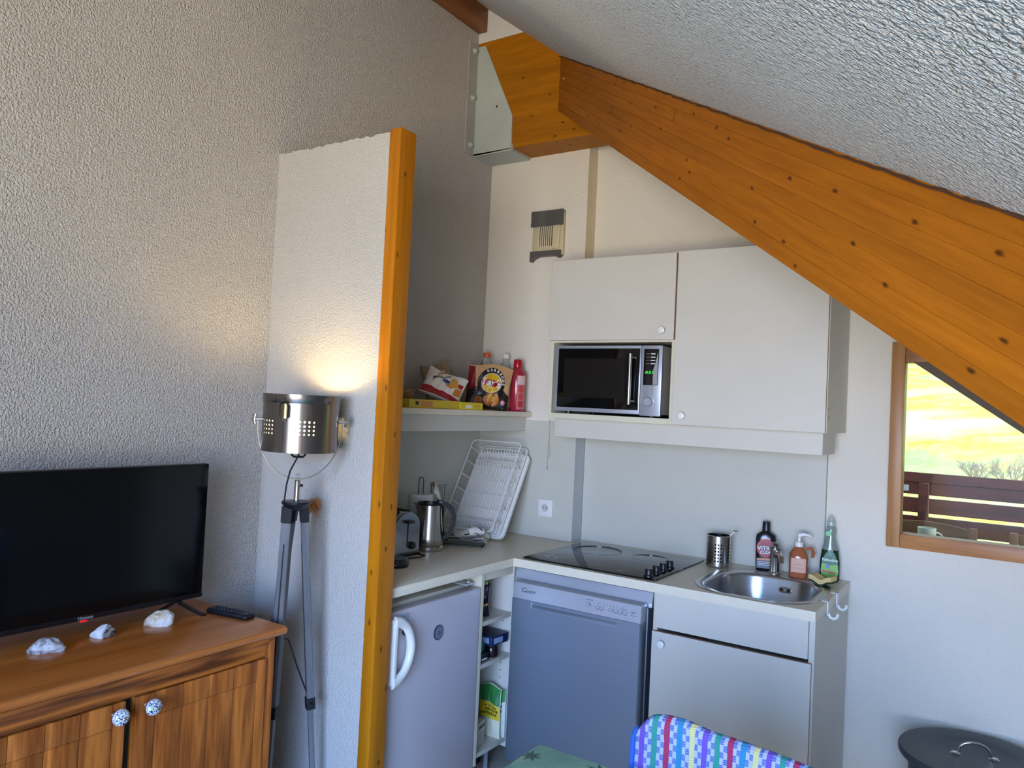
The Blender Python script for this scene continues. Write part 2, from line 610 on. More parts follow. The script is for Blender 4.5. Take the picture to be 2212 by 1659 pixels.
# beige strip, shade-grey strip and joint profile on the step of the back wall
struct(MB().box((0.552, -0.0875, 2.116), (0.5536, -0.001, 2.69)).build('trim_1', 'cream'), 'beige strip on the side of the boxed-out wall')
struct(MB().box((0.552, -0.095, 0.871), (0.5546, -0.001, 1.43)).build('trim_2', 'grey_trim'), 'strip greyed as shade on the wall step beside the hob backsplash')  # grey carries the shade on the side face of the step
struct(MB().box((0.556, -0.006, 0.871), (1.624, 0, 1.43)).build('trim_3', 'splash'), 'smooth pale backsplash behind hob and sink')
struct(MB().box((1.6245, -0.007, 0.871), (1.6275, 0, 1.37)).build('trim_4', plain('green_seal', '8f9a80', 0.6)), 'thin sealing strip at the backsplash end')
struct(MB().box((0.006, -0.0935, 0.871), (0.552, -0.0875, 1.415)).build('trim_5', 'splash'), 'white backsplash panel behind the dish rack')
struct(MB().box((0, -1.326, 0.871), (0.006, -0.0935, 1.40)).build('trim_6', 'splash'), 'white backsplash panel under the wall shelf')
struct(MB().prism([(0.0, 3.2355), (0.2608, 3.2355), (0.0, roof(0.0))], 'y', -0.25, -0.0875).build('trim_7', plaster('smooth_plaster', 'd9d6cf', 60, 0.12, 0.003)), 'white triangular panel above the purlin')

# ------------------------------------------------------------------ timber
pur = MB().prism([(0.0, 2.69), (0.95, 2.69), (0.95, roof(0.95)), (0.262, 3.235), (0.0, 3.235)], 'y', -0.25, -0.0875).build('purlin_beam', 'beam_stub')
tag(pur, 'short orange beam held by the metal hanger', 'beam')
rid = MB().box((0, -2.6, 3.283), (0.05, -0.2505, 3.42), 0.003).build('ridge_beam', 'beam_dark')
tag(rid, 'dark brown beam along the top of the left wall', 'beam')

raf = thing('roof_rafter', 'long diagonal laminated timber rafter under the sloping ceiling', 'beam')
X = Vector((0.6966, -0.7175, -0.52245)).normalized()
Y = Vector((0.7175, 0.6966, 0)).normalized()
X = (X - Y * X.dot(Y)).normalized()
Zv = X.cross(Y)
mw = Matrix.Identity(4)
for i in range(3):
    mw[i][0], mw[i][1], mw[i][2] = X[i], Y[i], Zv[i]
mw.translation = Vector((0.463, -0.243, 3.083))
raf.matrix_world = mw
HL = 0.2245
nl = 7
random.seed(11)
for i in range(nl):
    z1 = -HL * i / nl + (0.012 if i == 0 else 0)
    z0 = -HL * (i + 1) / nl
    off = random.uniform(0, 0.0006)
    o = MB().box((-0.16, off, z0 + 0.0002), (3.5, 0.12, z1 - 0.0002), 0.0003, 1).build('lamella', 'beam', raf)
# finger joints across single lamellas and a pair of bolts, as on glued timber
for t, i in ((1.62, 1), (1.0, 3)):
    MB().box((t, -0.0007, -HL * (i + 1) / nl + 0.001), (t + 0.0006, 0.01, -HL * i / nl - 0.001)).build('finger_joint', M['dark'], raf)
# rough caulk line where ceiling plaster was trowelled against the rafter
random.seed(5)
cm = MB()
pl = [(t * 0.028, -0.002 - 0.004 * random.random(), 0.0 - 0.004 * random.random()) for t in range(0, 110)]
cm.tube(pl, [0.0012 + 0.0022 * random.random() for _ in pl], 5)
cm.build('caulk_edge', plain('caulk', '4a2a12', 0.9), raf, label='rough dark edge of plaster along the rafter')
bl = MB().lathe([(0.0, 0.003), (0.004, 0.003), (0.006, 0.0), (0.006, -0.004)], (0.150, 0.0, -0.085), 12, 'y')
bl.build('bolt', 'silver', raf, label='small bright bolt head')

# galvanised beam hanger
hg = thing('beam_hanger', 'pale green painted steel beam hanger on the wall', 'bracket', (0, -0.25, 2.68))
MB().prism([(0.002, 0.0), (0.226, 0.006), (0.223, 0.165), (0.048, 0.535), (0.002, 0.535)], 'y', -0.006, -0.0005).build('side_plate', 'bracket', hg)
MB().box((0.0, -0.075, 0.0), (0.006, -0.001, 0.54)).build('wall_flange', 'bracket_dark', hg)
MB().box((0.0, -0.006, -0.002), (0.228, 0.158, 0.009)).build('bottom_plate', 'bracket', hg)
MB().box((0.226, -0.002, 0.0), (0.232, 0.156, 0.03)).build('lip', 'bracket_dark', hg)
for z in (0.505, 0.275, 0.045):
    b = MB().lathe([(0.015, 0.0), (0.015, 0.004), (0.010, 0.005), (0.010, 0.012), (0.006, 0.016), (0.0, 0.017)], (0.006, -0.038, z), 8, 'x')
    b.build('bolt', 'bracket', hg)
MB().lathe([(0.0, 0.0), (0.005, 0.0), (0.005, 0.002), (0.0, 0.002)], (0.132, -0.006, 0.222), 10, 'y').build('screw_hole', 'dark', hg)

# ------------------------------------------------------------------ window and what lies outside
wn = thing('window_1', 'wooden framed window with sloping top beneath the rafter', 'window')
del wn['category']
struct(wn)
wf = dict(parent=wn)
MB().box((1.844, -0.022, 1.024), (1.889, 0.06, 1.787), 0.003).build('frame_stile', 'window_wood', wn)
MB().box((1.8895, -0.022, 1.024), (3.02, 0.06, 1.075), 0.003).build('frame_rail', 'window_wood_x', wn)
MB().box((1.8895, -0.022, 1.712), (2.02, 0.06, 1.787), 0.003).build('frame_rail', 'window_wood_x', wn)
MB().prism([(1.915, 1.712), (2.04, 1.712), (2.97, 1.089), (2.97, 1.0755), (2.816, 1.0755)], 'y', -0.005, 0.05).build('frame_slope', plain('shaded_sealing_frame', '5d4c3c', 0.6), wn, label='dark sloping upper frame member')  # frame member coloured dark to hold the shade it stands in
MB().prism([(1.99, 1.70), (2.01, 1.70), (2.95, 1.076), (2.93, 1.076)], 'y', -0.012, -0.006).build('seal', 'rubber', wn)
MB().prism([(1.8885, 1.0745), (2.82, 1.0745), (1.92, 1.7125), (1.8885, 1.7125)], 'y', 0.028, 0.032).build('pane', 'glass', wn)

# balcony
rl = thing('balcony_railing', 'dark red brown plank railing outside the window', 'railing', (0, 1.3, 0.2))
for z0, z1, y in ((0.985, 1.035, -0.02), (0.921, 0.984, 0.0), (0.827, 0.903, 0.0), (0.727, 0.808, 0.0), (0.63, 0.709, 0.0), (0.53, 0.612, 0.0)):
    MB().box((-0.6, y, z0), (4.2, y + 0.028, z1), 0.002, 1).build('plank', 'rail_wood', rl)
for x in (0.35, 1.845, 3.35):
    MB().box((x - 0.024, -0.03, 0), (x + 0.024, -0.0005, 0.984), 0.002, 1).build('post', 'rail_wood', rl)
MB().box((1.735, -0.006, 0.935), (1.775, -0.0005, 0.968), 0.001, 1).build('plate', plain('grey_plate', 'b8bcc2', 0.4, metal=0.6), rl, label='small pale metal plate')
struct(MB().box((-0.6, 0.2, 0.1), (4.2, 1.36, 0.2)).build('balcony_floor', 'rail_wood'), 'wooden balcony floor')


def outdoor_chair(x, y, label):
    c = thing('balcony_chair', label, 'chair', (x, y, 0.2), 0, 'wooden chairs on the balcony')
    c.scale = (1, 1, 0.945)
    for s in (-1, 1):
        MB().box((s * 0.205 - 0.017, -0.016, 0), (s * 0.205 + 0.017, 0.016, 0.845), 0.004).build('leg', 'chair_wood', c)
        MB().box((s * 0.205 - 0.017, -0.414, 0), (s * 0.205 + 0.017, -0.38, 0.44), 0.004).build('leg', 'chair_wood', c)
    n = 14
    poly = [(-0.187 + 0.374 * i / n, 0.835 + 0.022 * math.sin(PI * i / n)) for i in range(n + 1)]
    poly += [(0.187 - 0.374 * i / n, 0.765 + 0.012 * math.sin(PI * i / n)) for i in range(n + 1)]
    MB().prism(poly, 'y', -0.011, 0.011).build('top_rail', 'chair_wood', c)
    MB().box((-0.187, -0.009, 0.55), (0.187, 0.009, 0.60)).build('cross_rail', 'chair_wood', c)
    for k in range(5):
        MB().box((-0.14 + k * 0.07 - 0.012, -0.006, 0.6), (-0.14 + k * 0.07 + 0.012, 0.006, 0.775)).build('slat', 'chair_wood', c)
    MB().box((-0.22, -0.415, 0.44), (0.22, 0.015, 0.465), 0.005).build('seat', 'chair_wood', c)


outdoor_chair(1.87, 1.1, 'brown wooden chair outside behind the mug')
outdoor_chair(2.443, 1.1, 'brown wooden chair outside at the right edge of the window')
tb = thing('balcony_table', 'wooden balcony table below the window carrying the mug', 'table', (2.1, 0.45, 0.2))
MB().box((-0.45, -0.17, 0.735), (0.45, 0.17, 0.76), 0.004).build('tabletop', 'chair_wood', tb)
for sx in (-1, 1):
    for sy in (-1, 1):
        MB().box((sx * 0.4 - 0.02, sy * 0.13 - 0.02, 0), (sx * 0.4 + 0.02, sy * 0.13 + 0.02, 0.735)).build('leg', 'chair_wood', tb)
mg = thing('mug', 'grey green mug outside the window', 'mug', (1.926, 0.57, 0.9605))
MB().lathe([(0.0, 0.0), (0.034, 0.0), (0.036, 0.004), (0.036, 0.08), (0.033, 0.08), (0.033, 0.006), (0.0, 0.005)], seg=24).build('cup', plain('mug_glaze', '8fa39a', 0.3), mg)
MB().tube([(0.035 + 0.026 * math.sin(a), 0.012 * math.sin(a), 0.036 - 0.026 * math.cos(a)) for a in [PI * i / 10 for i in range(11)]], 0.004, 8).build('handle', plain('mug_glaze_handle', '8fa39a', 0.3), mg)

# flowering hillside
m, nt, b = base('meadow')
v = coords(nt, (0.35, 1.0, 1))
n1 = noise(nt, v, 0.30, 3)
n2 = noise(nt, coords(nt), 3.0, 3)
c = ramp(nt, n1.outputs[0], [(0.36, lin('90c474')), (0.48, lin('a0cc78')), (0.55, lin('ead83c')), (0.61, lin('a6cc74')), (0.7, lin('bcd8a4'))])
nt.links.new(mixc(nt, ramp(nt, n2.outputs[0], [(0.45, (0, 0, 0, 1)), (0.75, (0.5, 0.5, 0.5, 1))]), c, lin('b7c9a4')), b.inputs['Base Color'])
b.inputs['Roughness'].default_value = 0.9


def hill(u, vv):
    y = 8 + 70 * vv
    x = -40 + 80 * u
    return (x, y, -4.5 + 13 * vv + 10 * vv * vv + 0.35 * math.sin(x * 0.35 + y * 0.2) + 0.25 * math.sin(y * 0.6))


hl = MB().grid(hill, 60, 60).build('hillside', m, recalc=False)
hl['kind'] = 'structure'
hl['label'] = 'bright green hillside with yellow flowers outside the window'
random.seed(21)
bark = plain('bare_bark', 'a99f9c', 0.9)


def shrub(x, y, h, n, label):
    vv = (y - 8) / 70
    z = hill((x + 40) / 80, vv)[2]
    mb = MB()

    def br(p, d, L, r, depth):
        q = p + d * L
        mb.tube([p, (p + q) / 2 + Vector((random.uniform(-1, 1), random.uniform(-1, 1), 0)) * L * 0.06, q], [r, r * 0.8, r * 0.6], 4)
        if depth:
            for _ in range(4):
                nd = (d + Vector((random.uniform(-0.8, 0.8), random.uniform(-0.8, 0.8), random.uniform(-0.1, 0.5)))).normalized()
                br(p + d * L * random.uniform(0.45, 1.0), nd, L * random.uniform(0.5, 0.75), r * 0.55, depth - 1)
    for k in range(n):
        a = 2 * PI * k / n
        br(Vector((0, 0, -0.1)), Vector((0.5 * math.cos(a), 0.5 * math.sin(a), 1)).normalized(), h * 0.4, 0.035, 3)
    o = mb.build('bare_shrub', bark, loc=(x, y, z))
    tag(o, label, 'shrub', 'bare shrubs on the hillside')


shrub(1.05, 27.0, 1.5, 5, 'low bare shrub on the hillside, left of the two nearest the railing')
shrub(2.05, 26.0, 1.75, 5, 'bare shrub on the hillside nearest the right window edge')
shrub(-0.6, 46.0, 2.4, 4, 'distant pale shrub high on the hillside at the upper left of the window')

# ================================================================== KITCHEN
def slab_door(name, x0, x1, z0, z1, yf, th, parent, knob=None, kname='knob'):
    """door facing -y: white front with a peach coloured edge core"""
    d = MB().box((x0, yf, z0), (x1, yf + 0.004, z1), 0.0008, 1).build(name, 'laminate', parent)
    MB().box((x0 + 0.0004, yf + 0.0035, z0 + 0.0004), (x1 - 0.0004, yf + th, z1 - 0.0004)).build('edge_band', 'edge', d, label='peach coloured door edge')
    if knob:
        MB().lathe([(0.0, 0.024), (0.010, 0.024), (0.0135, 0.022), (0.014, 0.018), (0.0125, 0.014), (0.007, 0.011), (0.0065, 0.0), (0.0, 0.0)], (knob[0], yf, knob[1]), 24, 'y').build('knob', 'white_plastic', d, label='round white knob')
    return d


# upper unit with the microwave niche
c1 = thing('wall_cabinet', 'white wall cabinet with open niche holding the microwave', 'cabinet', (0.556, 0, 1.436))
W1, D1 = 0.5665, -0.361
MB().box((0, D1, 0), (0.016, -0.001, 0.679)).build('side_panel', 'carcass', c1)
MB().box((W1 - 0.016, D1, 0), (W1, -0.001, 0.679)).build('side_panel', 'carcass', c1)
MB().box((0.016, D1, 0), (W1 - 0.016, -0.01, 0.022)).build('bottom_panel', 'carcass', c1)
MB().box((0.016, D1, 0.323), (W1 - 0.016, -0.01, 0.339)).build('shelf', 'carcass', c1)
MB().box((0.016, D1, 0.663), (W1 - 0.016, -0.01, 0.679)).build('top_panel', 'carcass', c1)
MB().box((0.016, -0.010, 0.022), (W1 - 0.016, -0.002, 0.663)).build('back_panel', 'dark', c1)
slab_door('door', 0.001, W1 - 0.003, 0.331, 0.673, -0.38, 0.018, c1, (0.519, 0.367))

c2 = thing('wall_cabinet', 'tall white wall cabinet whose corner the rafter hides', 'cabinet', (1.1235, 0, 1.436))
W2 = 0.5655
MB().box((0, D1, 0), (0.016, -0.001, 0.679)).build('side_panel', 'carcass', c2)
sp = MB().box((W2 - 0.018, D1, 0), (W2, -0.001, 0.679)).build('side_panel', 'laminate', c2)
MB().box((0.016, D1, 0), (W2 - 0.018, -0.01, 0.018)).build('bottom_panel', 'laminate', c2)
MB().box((0.016, D1, 0.661), (W2 - 0.018, -0.01, 0.679)).build('top_panel', 'carcass', c2)
MB().box((0.016, -0.010, 0.018), (W2 - 0.018, -0.002, 0.661)).build('back_panel', 'carcass', c2)
slab_door('door', 0.003, W2 - 0.002, 0.001, 0.676, -0.38, 0.018, c2, (0.046, 0.037))
for z in (0.055, 0.085):
    MB().lathe([(0, 0.001), (0.003, 0.001), (0.003, 0.0)], (W2, -0.335, z), 8, 'x').build('screw_hole', 'dark', sp)

pe = thing('light_pelmet', 'long white lighting pelmet under the wall cabinets', 'pelmet', (0.558, 0, 1.355))
MB().box((0, -0.30, 0), (1.108, -0.286, 0.0805), 0.001, 1).build('front_board', 'laminate', pe)
MB().box((1.094, -0.2855, 0), (1.108, -0.09, 0.0805), 0.001, 1).build('end_board', 'laminate', pe)
MB().box((0, -0.2855, 0), (0.014, -0.09, 0.0805), 0.001, 1).build('end_board', 'laminate', pe)

# microwave
mo = thing('microwave', 'silver microwave oven in the cabinet niche', 'microwave', (0.590, -0.36, 1.459))
MB().box((0.002, 0.0, 0.012), (0.483, 0.30, 0.285), 0.004).build('casing', plain('mw_casing', 'a09b90', 0.4, metal=0.4), mo)
for x in (0.05, 0.43):
    for y in (0.03, 0.26):
        MB().lathe([(0, 0), (0.014, 0), (0.014, 0.0125), (0, 0.0125)], (x, y, 0), 12).build('foot', 'black', mo)
dr = MB().box((0.0, -0.014, 0.010), (0.394, -0.0005, 0.286), 0.003).build('door', 'silver', mo)
MB().box((0.016, -0.0165, 0.026), (0.390, -0.0135, 0.274), 0.002).build('glass_panel', 'blackgloss', dr)
MB().box((0.046, -0.0172, 0.07), (0.325, -0.0162, 0.232)).build('viewing_mesh', plain('mw_mesh', '191613', 0.25), dr)
h = MB().tube([(0.362, -0.045, 0.048), (0.362, -0.045, 0.250)], 0.0075, 14)
for z in (0.062, 0.236):
    h.tube([(0.362, -0.045, z), (0.372, -0.030, z), (0.376, -0.016, z)], 0.0045, 8)
h.build('handle', 'steel', dr, label='vertical steel bar handle')
cp = MB().box((0.3955, -0.014, 0.006), (0.484, -0.0005, 0.286), 0.003).build('control_panel', 'silver', mo)
MB().box((0.408, -0.0155, 0.128), (0.470, -0.0135, 0.272)).build('display', 'blackgloss', cp)
for i, z in enumerate((0.252, 0.239, 0.226, 0.213)):
    MB().box((0.438, -0.0163, z - 0.0018), (0.456, -0.0153, z + 0.0018)).build('display_key', 'white_plastic', cp)
    MB().box((0.416, -0.0160, z - 0.0006), (0.435, -0.0153, z + 0.0006)).build('printed_line', 'grey_plastic', cp)
lettering('0:51', 0.016, emis('green_digits', '2fe04a', 1.6), cp, (0.432, -0.0157, 0.178), (1, 0, 0), (0, 0, 1), shear=0.2, sx=1.25)
MB().box((0.449, -0.0166, 0.13), (0.468, -0.0156, 0.19)).add([(0.449, -0.0163, 0.19), (0.457, -0.0163, 0.212), (0.467, -0.0163, 0.26), (0.468, -0.0163, 0.19)], [(0, 1, 2, 3)]).build('protective_film', plain('peeling_film', '9a9a98', 0.25), cp, label='peeling grey film on the display')
for z in (0.120, 0.107, 0.094):
    MB().box((0.444, -0.0165, z - 0.004), (0.459, -0.0138, z + 0.004), 0.0012).build('key', 'silver', cp)
    MB().box((0.410, -0.0144, z - 0.0005), (0.438, -0.0139, z + 0.0005)).build('printed_line', 'grey_plastic', cp)
MB().lathe([(0, 0.016), (0.016, 0.016), (0.0185, 0.013), (0.019, 0.0), (0, 0)], (0.4345, -0.0138, 0.062), 28, 'y').build('dial', 'silver', cp, label='round silver dial')

# wall shelf on the left
sh = thing('wall_shelf', 'white wall shelf carrying snacks and bottles', 'shelf', (0.0, -1.326, 1.362))
MB().box((0.001, 0.001, 0.068), (0.307, 1.237, 0.0915), 0.001, 1).build('board', 'laminate_top', sh)
MB().box((0.262, 0.001, 0), (0.276, 1.231, 0.0675), 0.001, 1).build('fascia', 'laminate', sh)
MB().box((0.007, 1.218, 0), (0.2615, 1.231, 0.0675), 0.001, 1).build('end_board', 'laminate', sh)

# worktops
wl = MB().box((0.0065, -1.3255, 0.837), (0.5712, -0.094, 0.8695), 0.002, 2).build('worktop', 'laminate_top')
tag(wl, 'cream worktop over the fridge, with kettle and toaster', 'worktop')


def rrect(cx, cy, hx, hy, r, z, n=12):
    pts = []
    for qx, qy, a0 in ((1, 1, 0), (-1, 1, PI / 2), (-1, -1, PI), (1, -1, 3 * PI / 2)):
        for i in range(n):
            a = a0 + PI / 2 * i / (n - 1)
            pts.append((cx + qx * (hx - r) + r * math.cos(a), cy + qy * (hy - r) + r * math.sin(a), z))
    return pts


SX, SY = 1.487, -0.345
wx0, wx1, wy0, wy1 = 0.5722, 1.7241, -0.602, -0.007
inner = rrect(SX, SY, 0.19, 0.218, 0.13, 0)
n = len(inner)


def outer_pt(p):
    dx, dy = p[0] - SX, p[1] - SY
    t = min(((wx1 - SX) / dx if dx > 0 else (wx0 - SX) / dx) if abs(dx) > 1e-9 else 1e9,
            ((wy1 - SY) / dy if dy > 0 else (wy0 - SY) / dy) if abs(dy) > 1e-9 else 1e9)
    return (SX + dx * t, SY + dy * t)


oc = [outer_pt(p) for p in inner]
# snap the nearest outer point to each true corner
for cx_, cy_ in ((wx0, wy0), (wx0, wy1), (wx1, wy0), (wx1, wy1)):
    ac = math.atan2(cy_ - SY, cx_ - SX)
    k = min(range(n), key=lambda i: abs((math.atan2(inner[i][1] - SY, inner[i][0] - SX) - ac + PI) % (2 * PI) - PI))
    oc[k] = (cx_, cy_)
w = MB()
zt_, zb_ = 0.8705, 0.838
rings = [[(p[0], p[1], zb_) for p in inner], [(p[0], p[1], zt_) for p in inner],
         [(p[0], p[1], zt_) for p in oc], [(p[0], p[1], zb_) for p in oc], [(p[0], p[1], zb_) for p in inner]]
w.loft(rings, False)
wr = w.build('worktop', 'laminate_top')
tag(wr, 'white worktop around the hob and sink', 'worktop')

# hob
hb = thing('ceramic_hob', 'black glass ceramic hob with four knobs', 'hob', (0.6, -0.575, 0.8708))
MB().box((0, 0, 0), (0.568, 0.512, 0.006), 0.0018).build('glass', 'blackgloss', hb)
ringm = plain('hob_print', '141519', 0.12)
for x, y, r in ((0.15, 0.36, 0.105), (0.15, 0.13, 0.075), (0.385, 0.37, 0.075), (0.37, 0.14, 0.095)):
    MB().lathe([(r, 0.0), (r, 0.0003), (r - 0.002, 0.0003), (r - 0.002, 0.0)], (x, y, 0.0060), 40, cap=False).build('burner_ring', ringm, hb)
for y in (0.034, 0.104, 0.17, 0.236):
    k = MB().lathe([(0.019, 0.0), (0.019, 0.006), (0.017, 0.008), (0.0145, 0.009), (0.0135, 0.028), (0.012, 0.030), (0.0, 0.030)], (0.527, y, 0.0061), 20).build('knob', 'black', hb)
    MB().box((0.520, y - 0.0015, 0.0360), (0.540, y + 0.0015, 0.0366)).build('pointer', 'grey_plastic', k)

# sink
sk = thing('sink', 'oval stainless steel sink set into the worktop', 'sink', (SX, SY, 0.8708))
prof = [(0.214, 0.236, 0.15, 0.0), (0.213, 0.235, 0.15, 0.0028), (0.206, 0.229, 0.145, 0.0034), (0.196, 0.220, 0.14, 0.0014), (0.188, 0.212, 0.135, 0.0010),
        (0.183, 0.206, 0.13, -0.003), (0.180, 0.203, 0.13, -0.012), (0.172, 0.194, 0.125, -0.10), (0.164, 0.186, 0.12, -0.128), (0.14, 0.16, 0.11, -0.142), (0.04, 0.04, 0.039, -0.146)]
MB().loft([rrect(0, 0, a, b_, r, z) for a, b_, r, z in prof], False).build('bowl', 'sink_steel', sk, ang=50)
MB().lathe([(0.0395, -0.1465), (0.036, -0.144), (0.03, -0.147), (0.0, -0.149)], (0, 0, 0), 24).build('drain', 'chrome', sk)
of = MB().loft([[(0.031 + 0.024 * (1 if abs(a) < PI / 2 else -1) * 0 + (0.013 if math.cos(a) > 0 else -0.013) + 0.011 * math.cos(a), 0.1975 - dy, -0.044 + 0.011 * math.sin(a)) for a in [2 * PI * i / 24 + 0.01 for i in range(24)]] for dy in (0.0, 0.003)])
ofo = of.build('overflow_plate', 'chrome', sk)
for dx in (-0.013, 0.013):
    MB().lathe([(0, 0.0008), (0.006, 0.0008), (0.006, 0.0)], (0.031 + dx, 0.1945, -0.044), 14, 'y').build('overflow_hole', 'dark', ofo)
MB().lathe([(0, 0.001), (0.0045, 0.001), (0.0045, 0.0)], (0.031, 0.1945, -0.044), 14, 'y').build('screw', 'silver', ofo)

fa = thing('faucet', 'grey single lever faucet behind the sink', 'faucet', (1.462, -0.095, 0.8706), math.radians(14))
MB().lathe([(0.024, 0), (0.024, 0.006), (0.0185, 0.010), (0.018, 0.085), (0.0195, 0.09), (0.0195, 0.102), (0.0, 0.106)], seg=24).build('body', 'steel', fa)
MB().tube([(0, 0.0, 0.072), (0.012, -0.04, 0.088), (0.02, -0.09, 0.092), (0.024, -0.125, 0.084), (0.024, -0.132, 0.07)], [0.013, 0.012, 0.011, 0.011, 0.0105], 14).build('spout', 'steel', fa)
MB().loft([rrect(0, -0.002, 0.013, 0.012, 0.008, 0.1055, 5), rrect(0, -0.006, 0.012, 0.012, 0.007, 0.116, 5), rrect(0, -0.04, 0.009, 0.02, 0.007, 0.128, 5), rrect(0, -0.045, 0.008, 0.016, 0.007, 0.133, 5)]).build('lever', 'chrome', fa)

# dishwasher
dw = thing('dishwasher', 'silver grey freestanding dishwasher under the hob', 'dishwasher', (0.606, -0.65, 0.0))
MB().box((0.004, 0.062, 0.02), (0.545, 0.60, 0.775), 0.002).build('body', plain('dw_body', '52565c', 0.4, metal=0.4), dw)
MB().prism([(0.066, 0.782), (0.078, 0.829), (0.6, 0.829), (0.6, 0.776), (0.066, 0.776)], 'x', -0.034, 0.556).build('top_trim', 'silver', dw)
MB().prism([(0.004, 0.729), (0.010, 0.789), (0.016, 0.792), (0.055, 0.792), (0.055, 0.729)], 'x', 0.0, 0.541).build('control_panel', 'silver', dw)
dd = thing  # keep names short below
# door skin with a recessed grip
gx0, gx1, gz0, gz1 = 0.085, 0.452, 0.700, 0.7245
door = MB()
door.box((0.0, 0.0, 0.10), (0.541, 0.055, gz0), 0.0)
door.box((0.0, 0.0, gz0), (gx0, 0.055, 0.7285))
door.box((gx1, 0.0, gz0), (0.541, 0.055, 0.7285))
door.box((gx0, 0.0, gz1), (gx1, 0.055, 0.7285))
door.box((gx0, 0.008, gz0), (gx1, 0.055, gz1))
dob = door.build('door', 'dw_door', dw)
MB().prism([(0.0, gz0), (0.0, gz0 + 0.001), (0.0078, gz0 + 0.014), (0.0078, gz0)], 'x', gx0, gx1).build('grip_slope', 'dw_door', dob)
MB().prism([(0.0, gz0), (0.0, gz1), (0.0078, gz1), (0.0078, gz0)], 'x', gx0 - 0.0005, gx0 + 0.003).build('grip_cap', 'silver', dob)
MB().box((0.01, 0.06, 0.0), (0.53, 0.09, 0.098)).build('plinth', 'black', dw)
pm = plain('dw_print', '4d5562', 0.5)
on = lambda z: 0.004 + 0.006 * (z - 0.729) / 0.06
lettering('C', 0.024, pm, dw, (0.046, on(0.766) - 0.0006, 0.764), (1, 0, 0), (0, 0.1, 1), shear=0.2, bold=0.0006, sx=1.2)
lettering('ANDY', 0.014, pm, dw, (0.078, on(0.764) - 0.0006, 0.7605), (1, 0, 0), (0, 0.1, 1), shear=0.2, bold=0.0003, sx=1.2)
lettering('12', 0.012, pm, dw, (0.336, on(0.760) - 0.0006, 0.760), (1, 0, 0), (0, 0.1, 1), bold=0.0003)
MB().lathe([(0.009, 0.0005), (0.009, 0.0008), (0.008, 0.0008), (0.008, 0.0005)], (0.331, on(0.760), 0.760), 20, 'y', cap=False).build('printed_ring', pm, dw)
MB().box((0.318, on(0.777) - 0.0007, 0.7762), (0.348, 0.012, 0.778)).build('printed_line', pm, dw)


def frame(x0, x1, z0, z1, t=0.0008):
    f = MB()
    for a, b_ in (((x0, z0), (x1, z0 + t)), ((x0, z1 - t), (x1, z1)), ((x0, z0), (x0 + t, z1)), ((x1 - t, z0), (x1, z1))):
        f.box((a[0], on(a[1]) - 0.0008, a[1]), (b_[0], on(b_[1]) + 0.002, b_[1]))
    return f


for x0, x1, nk in ((0.362, 0.395, 2), (0.415, 0.488, 4)):
    for i in range(nk):
        a = x0 + (x1 - x0) * i / nk
        frame(a, a + (x1 - x0) / nk, 0.7515, 0.7605).build('key_outline', pm, dw)
for i in range(9):
    x = 0.370 + i * 0.0125
    MB().box((x, on(0.769) - 0.0008, 0.766), (x + 0.002, 0.012, 0.768)).box((x, on(0.773) - 0.0008, 0.7715), (x + 0.002, 0.012, 0.7735)).build('indicator', pm, dw)
lettering('A++', 0.010, pm, dw, (0.512, on(0.762) - 0.0006, 0.762), (1, 0, 0), (0, 0.1, 1), shear=0.2, bold=0.0003)
for x0, x1, z in ((0.362, 0.375, 0.7475), (0.38, 0.393, 0.7475), (0.438, 0.45, 0.7475), (0.456, 0.47, 0.7475), (0.476, 0.486, 0.7475), (0.502, 0.525, 0.751), (0.46, 0.485, 0.7665)):
    MB().box((x0, on(z) - 0.0007, z), (x1, 0.012, z + 0.0012)).build('printed_line', pm, dw)

# sink base cabinet
sc = thing('sink_cabinet', 'white base cabinet below the sink with one door', 'cabinet', (1.167, -0.577, 0.0))
MB().box((0, 0, 0.0), (0.016, 0.57, 0.8375)).build('side_panel', 'carcass', sc)
MB().box((0.535, 0, 0.0), (0.553, 0.57, 0.8375)).build('side_panel', 'laminate', sc)
MB().box((0.016, 0.01, 0.10), (0.535, 0.56, 0.116)).build('bottom_panel', 'carcass', sc)
MB().box((0.016, 0.55, 0.116), (0.535, 0.565, 0.64)).build('back_panel', 'carcass', sc)
MB().box((0.016, 0.05, 0), (0.535, 0.065, 0.099)).build('plinth', 'dark', sc)
MB().box((0.009, -0.010, 0.712), (0.534, 0.006, 0.8365), 0.001, 1).build('fixed_front', 'laminate', sc)
slab_door('door', 0.004, 0.547, 0.112, 0.701, -0.0185, 0.018, sc, (0.045, 0.663))
for y, lab in ((-0.30 + 0.035, 'white plastic hook on the worktop end nearer the wall'), (-0.45 + 0.03, 'white plastic hook on the worktop end nearer the room')):
    hk = thing('hook', lab, 'hook', (1.7246, y, 0.8708), 0, 'hooks on the worktop end')
    MB().box((-0.018, -0.015, 0), (0.004, 0.015, 0.003), 0.001, 1).box((0, -0.015, -0.045), (0.004, 0.015, 0.003), 0.001, 1).build('clip', 'white_plastic', hk)
    MB().tube([(0.003, 0, -0.040), (0.010, 0, -0.052), (0.022, 0, -0.055), (0.031, 0, -0.048), (0.034, 0, -0.036)], 0.005, 8).build('prong', 'white_plastic', hk)

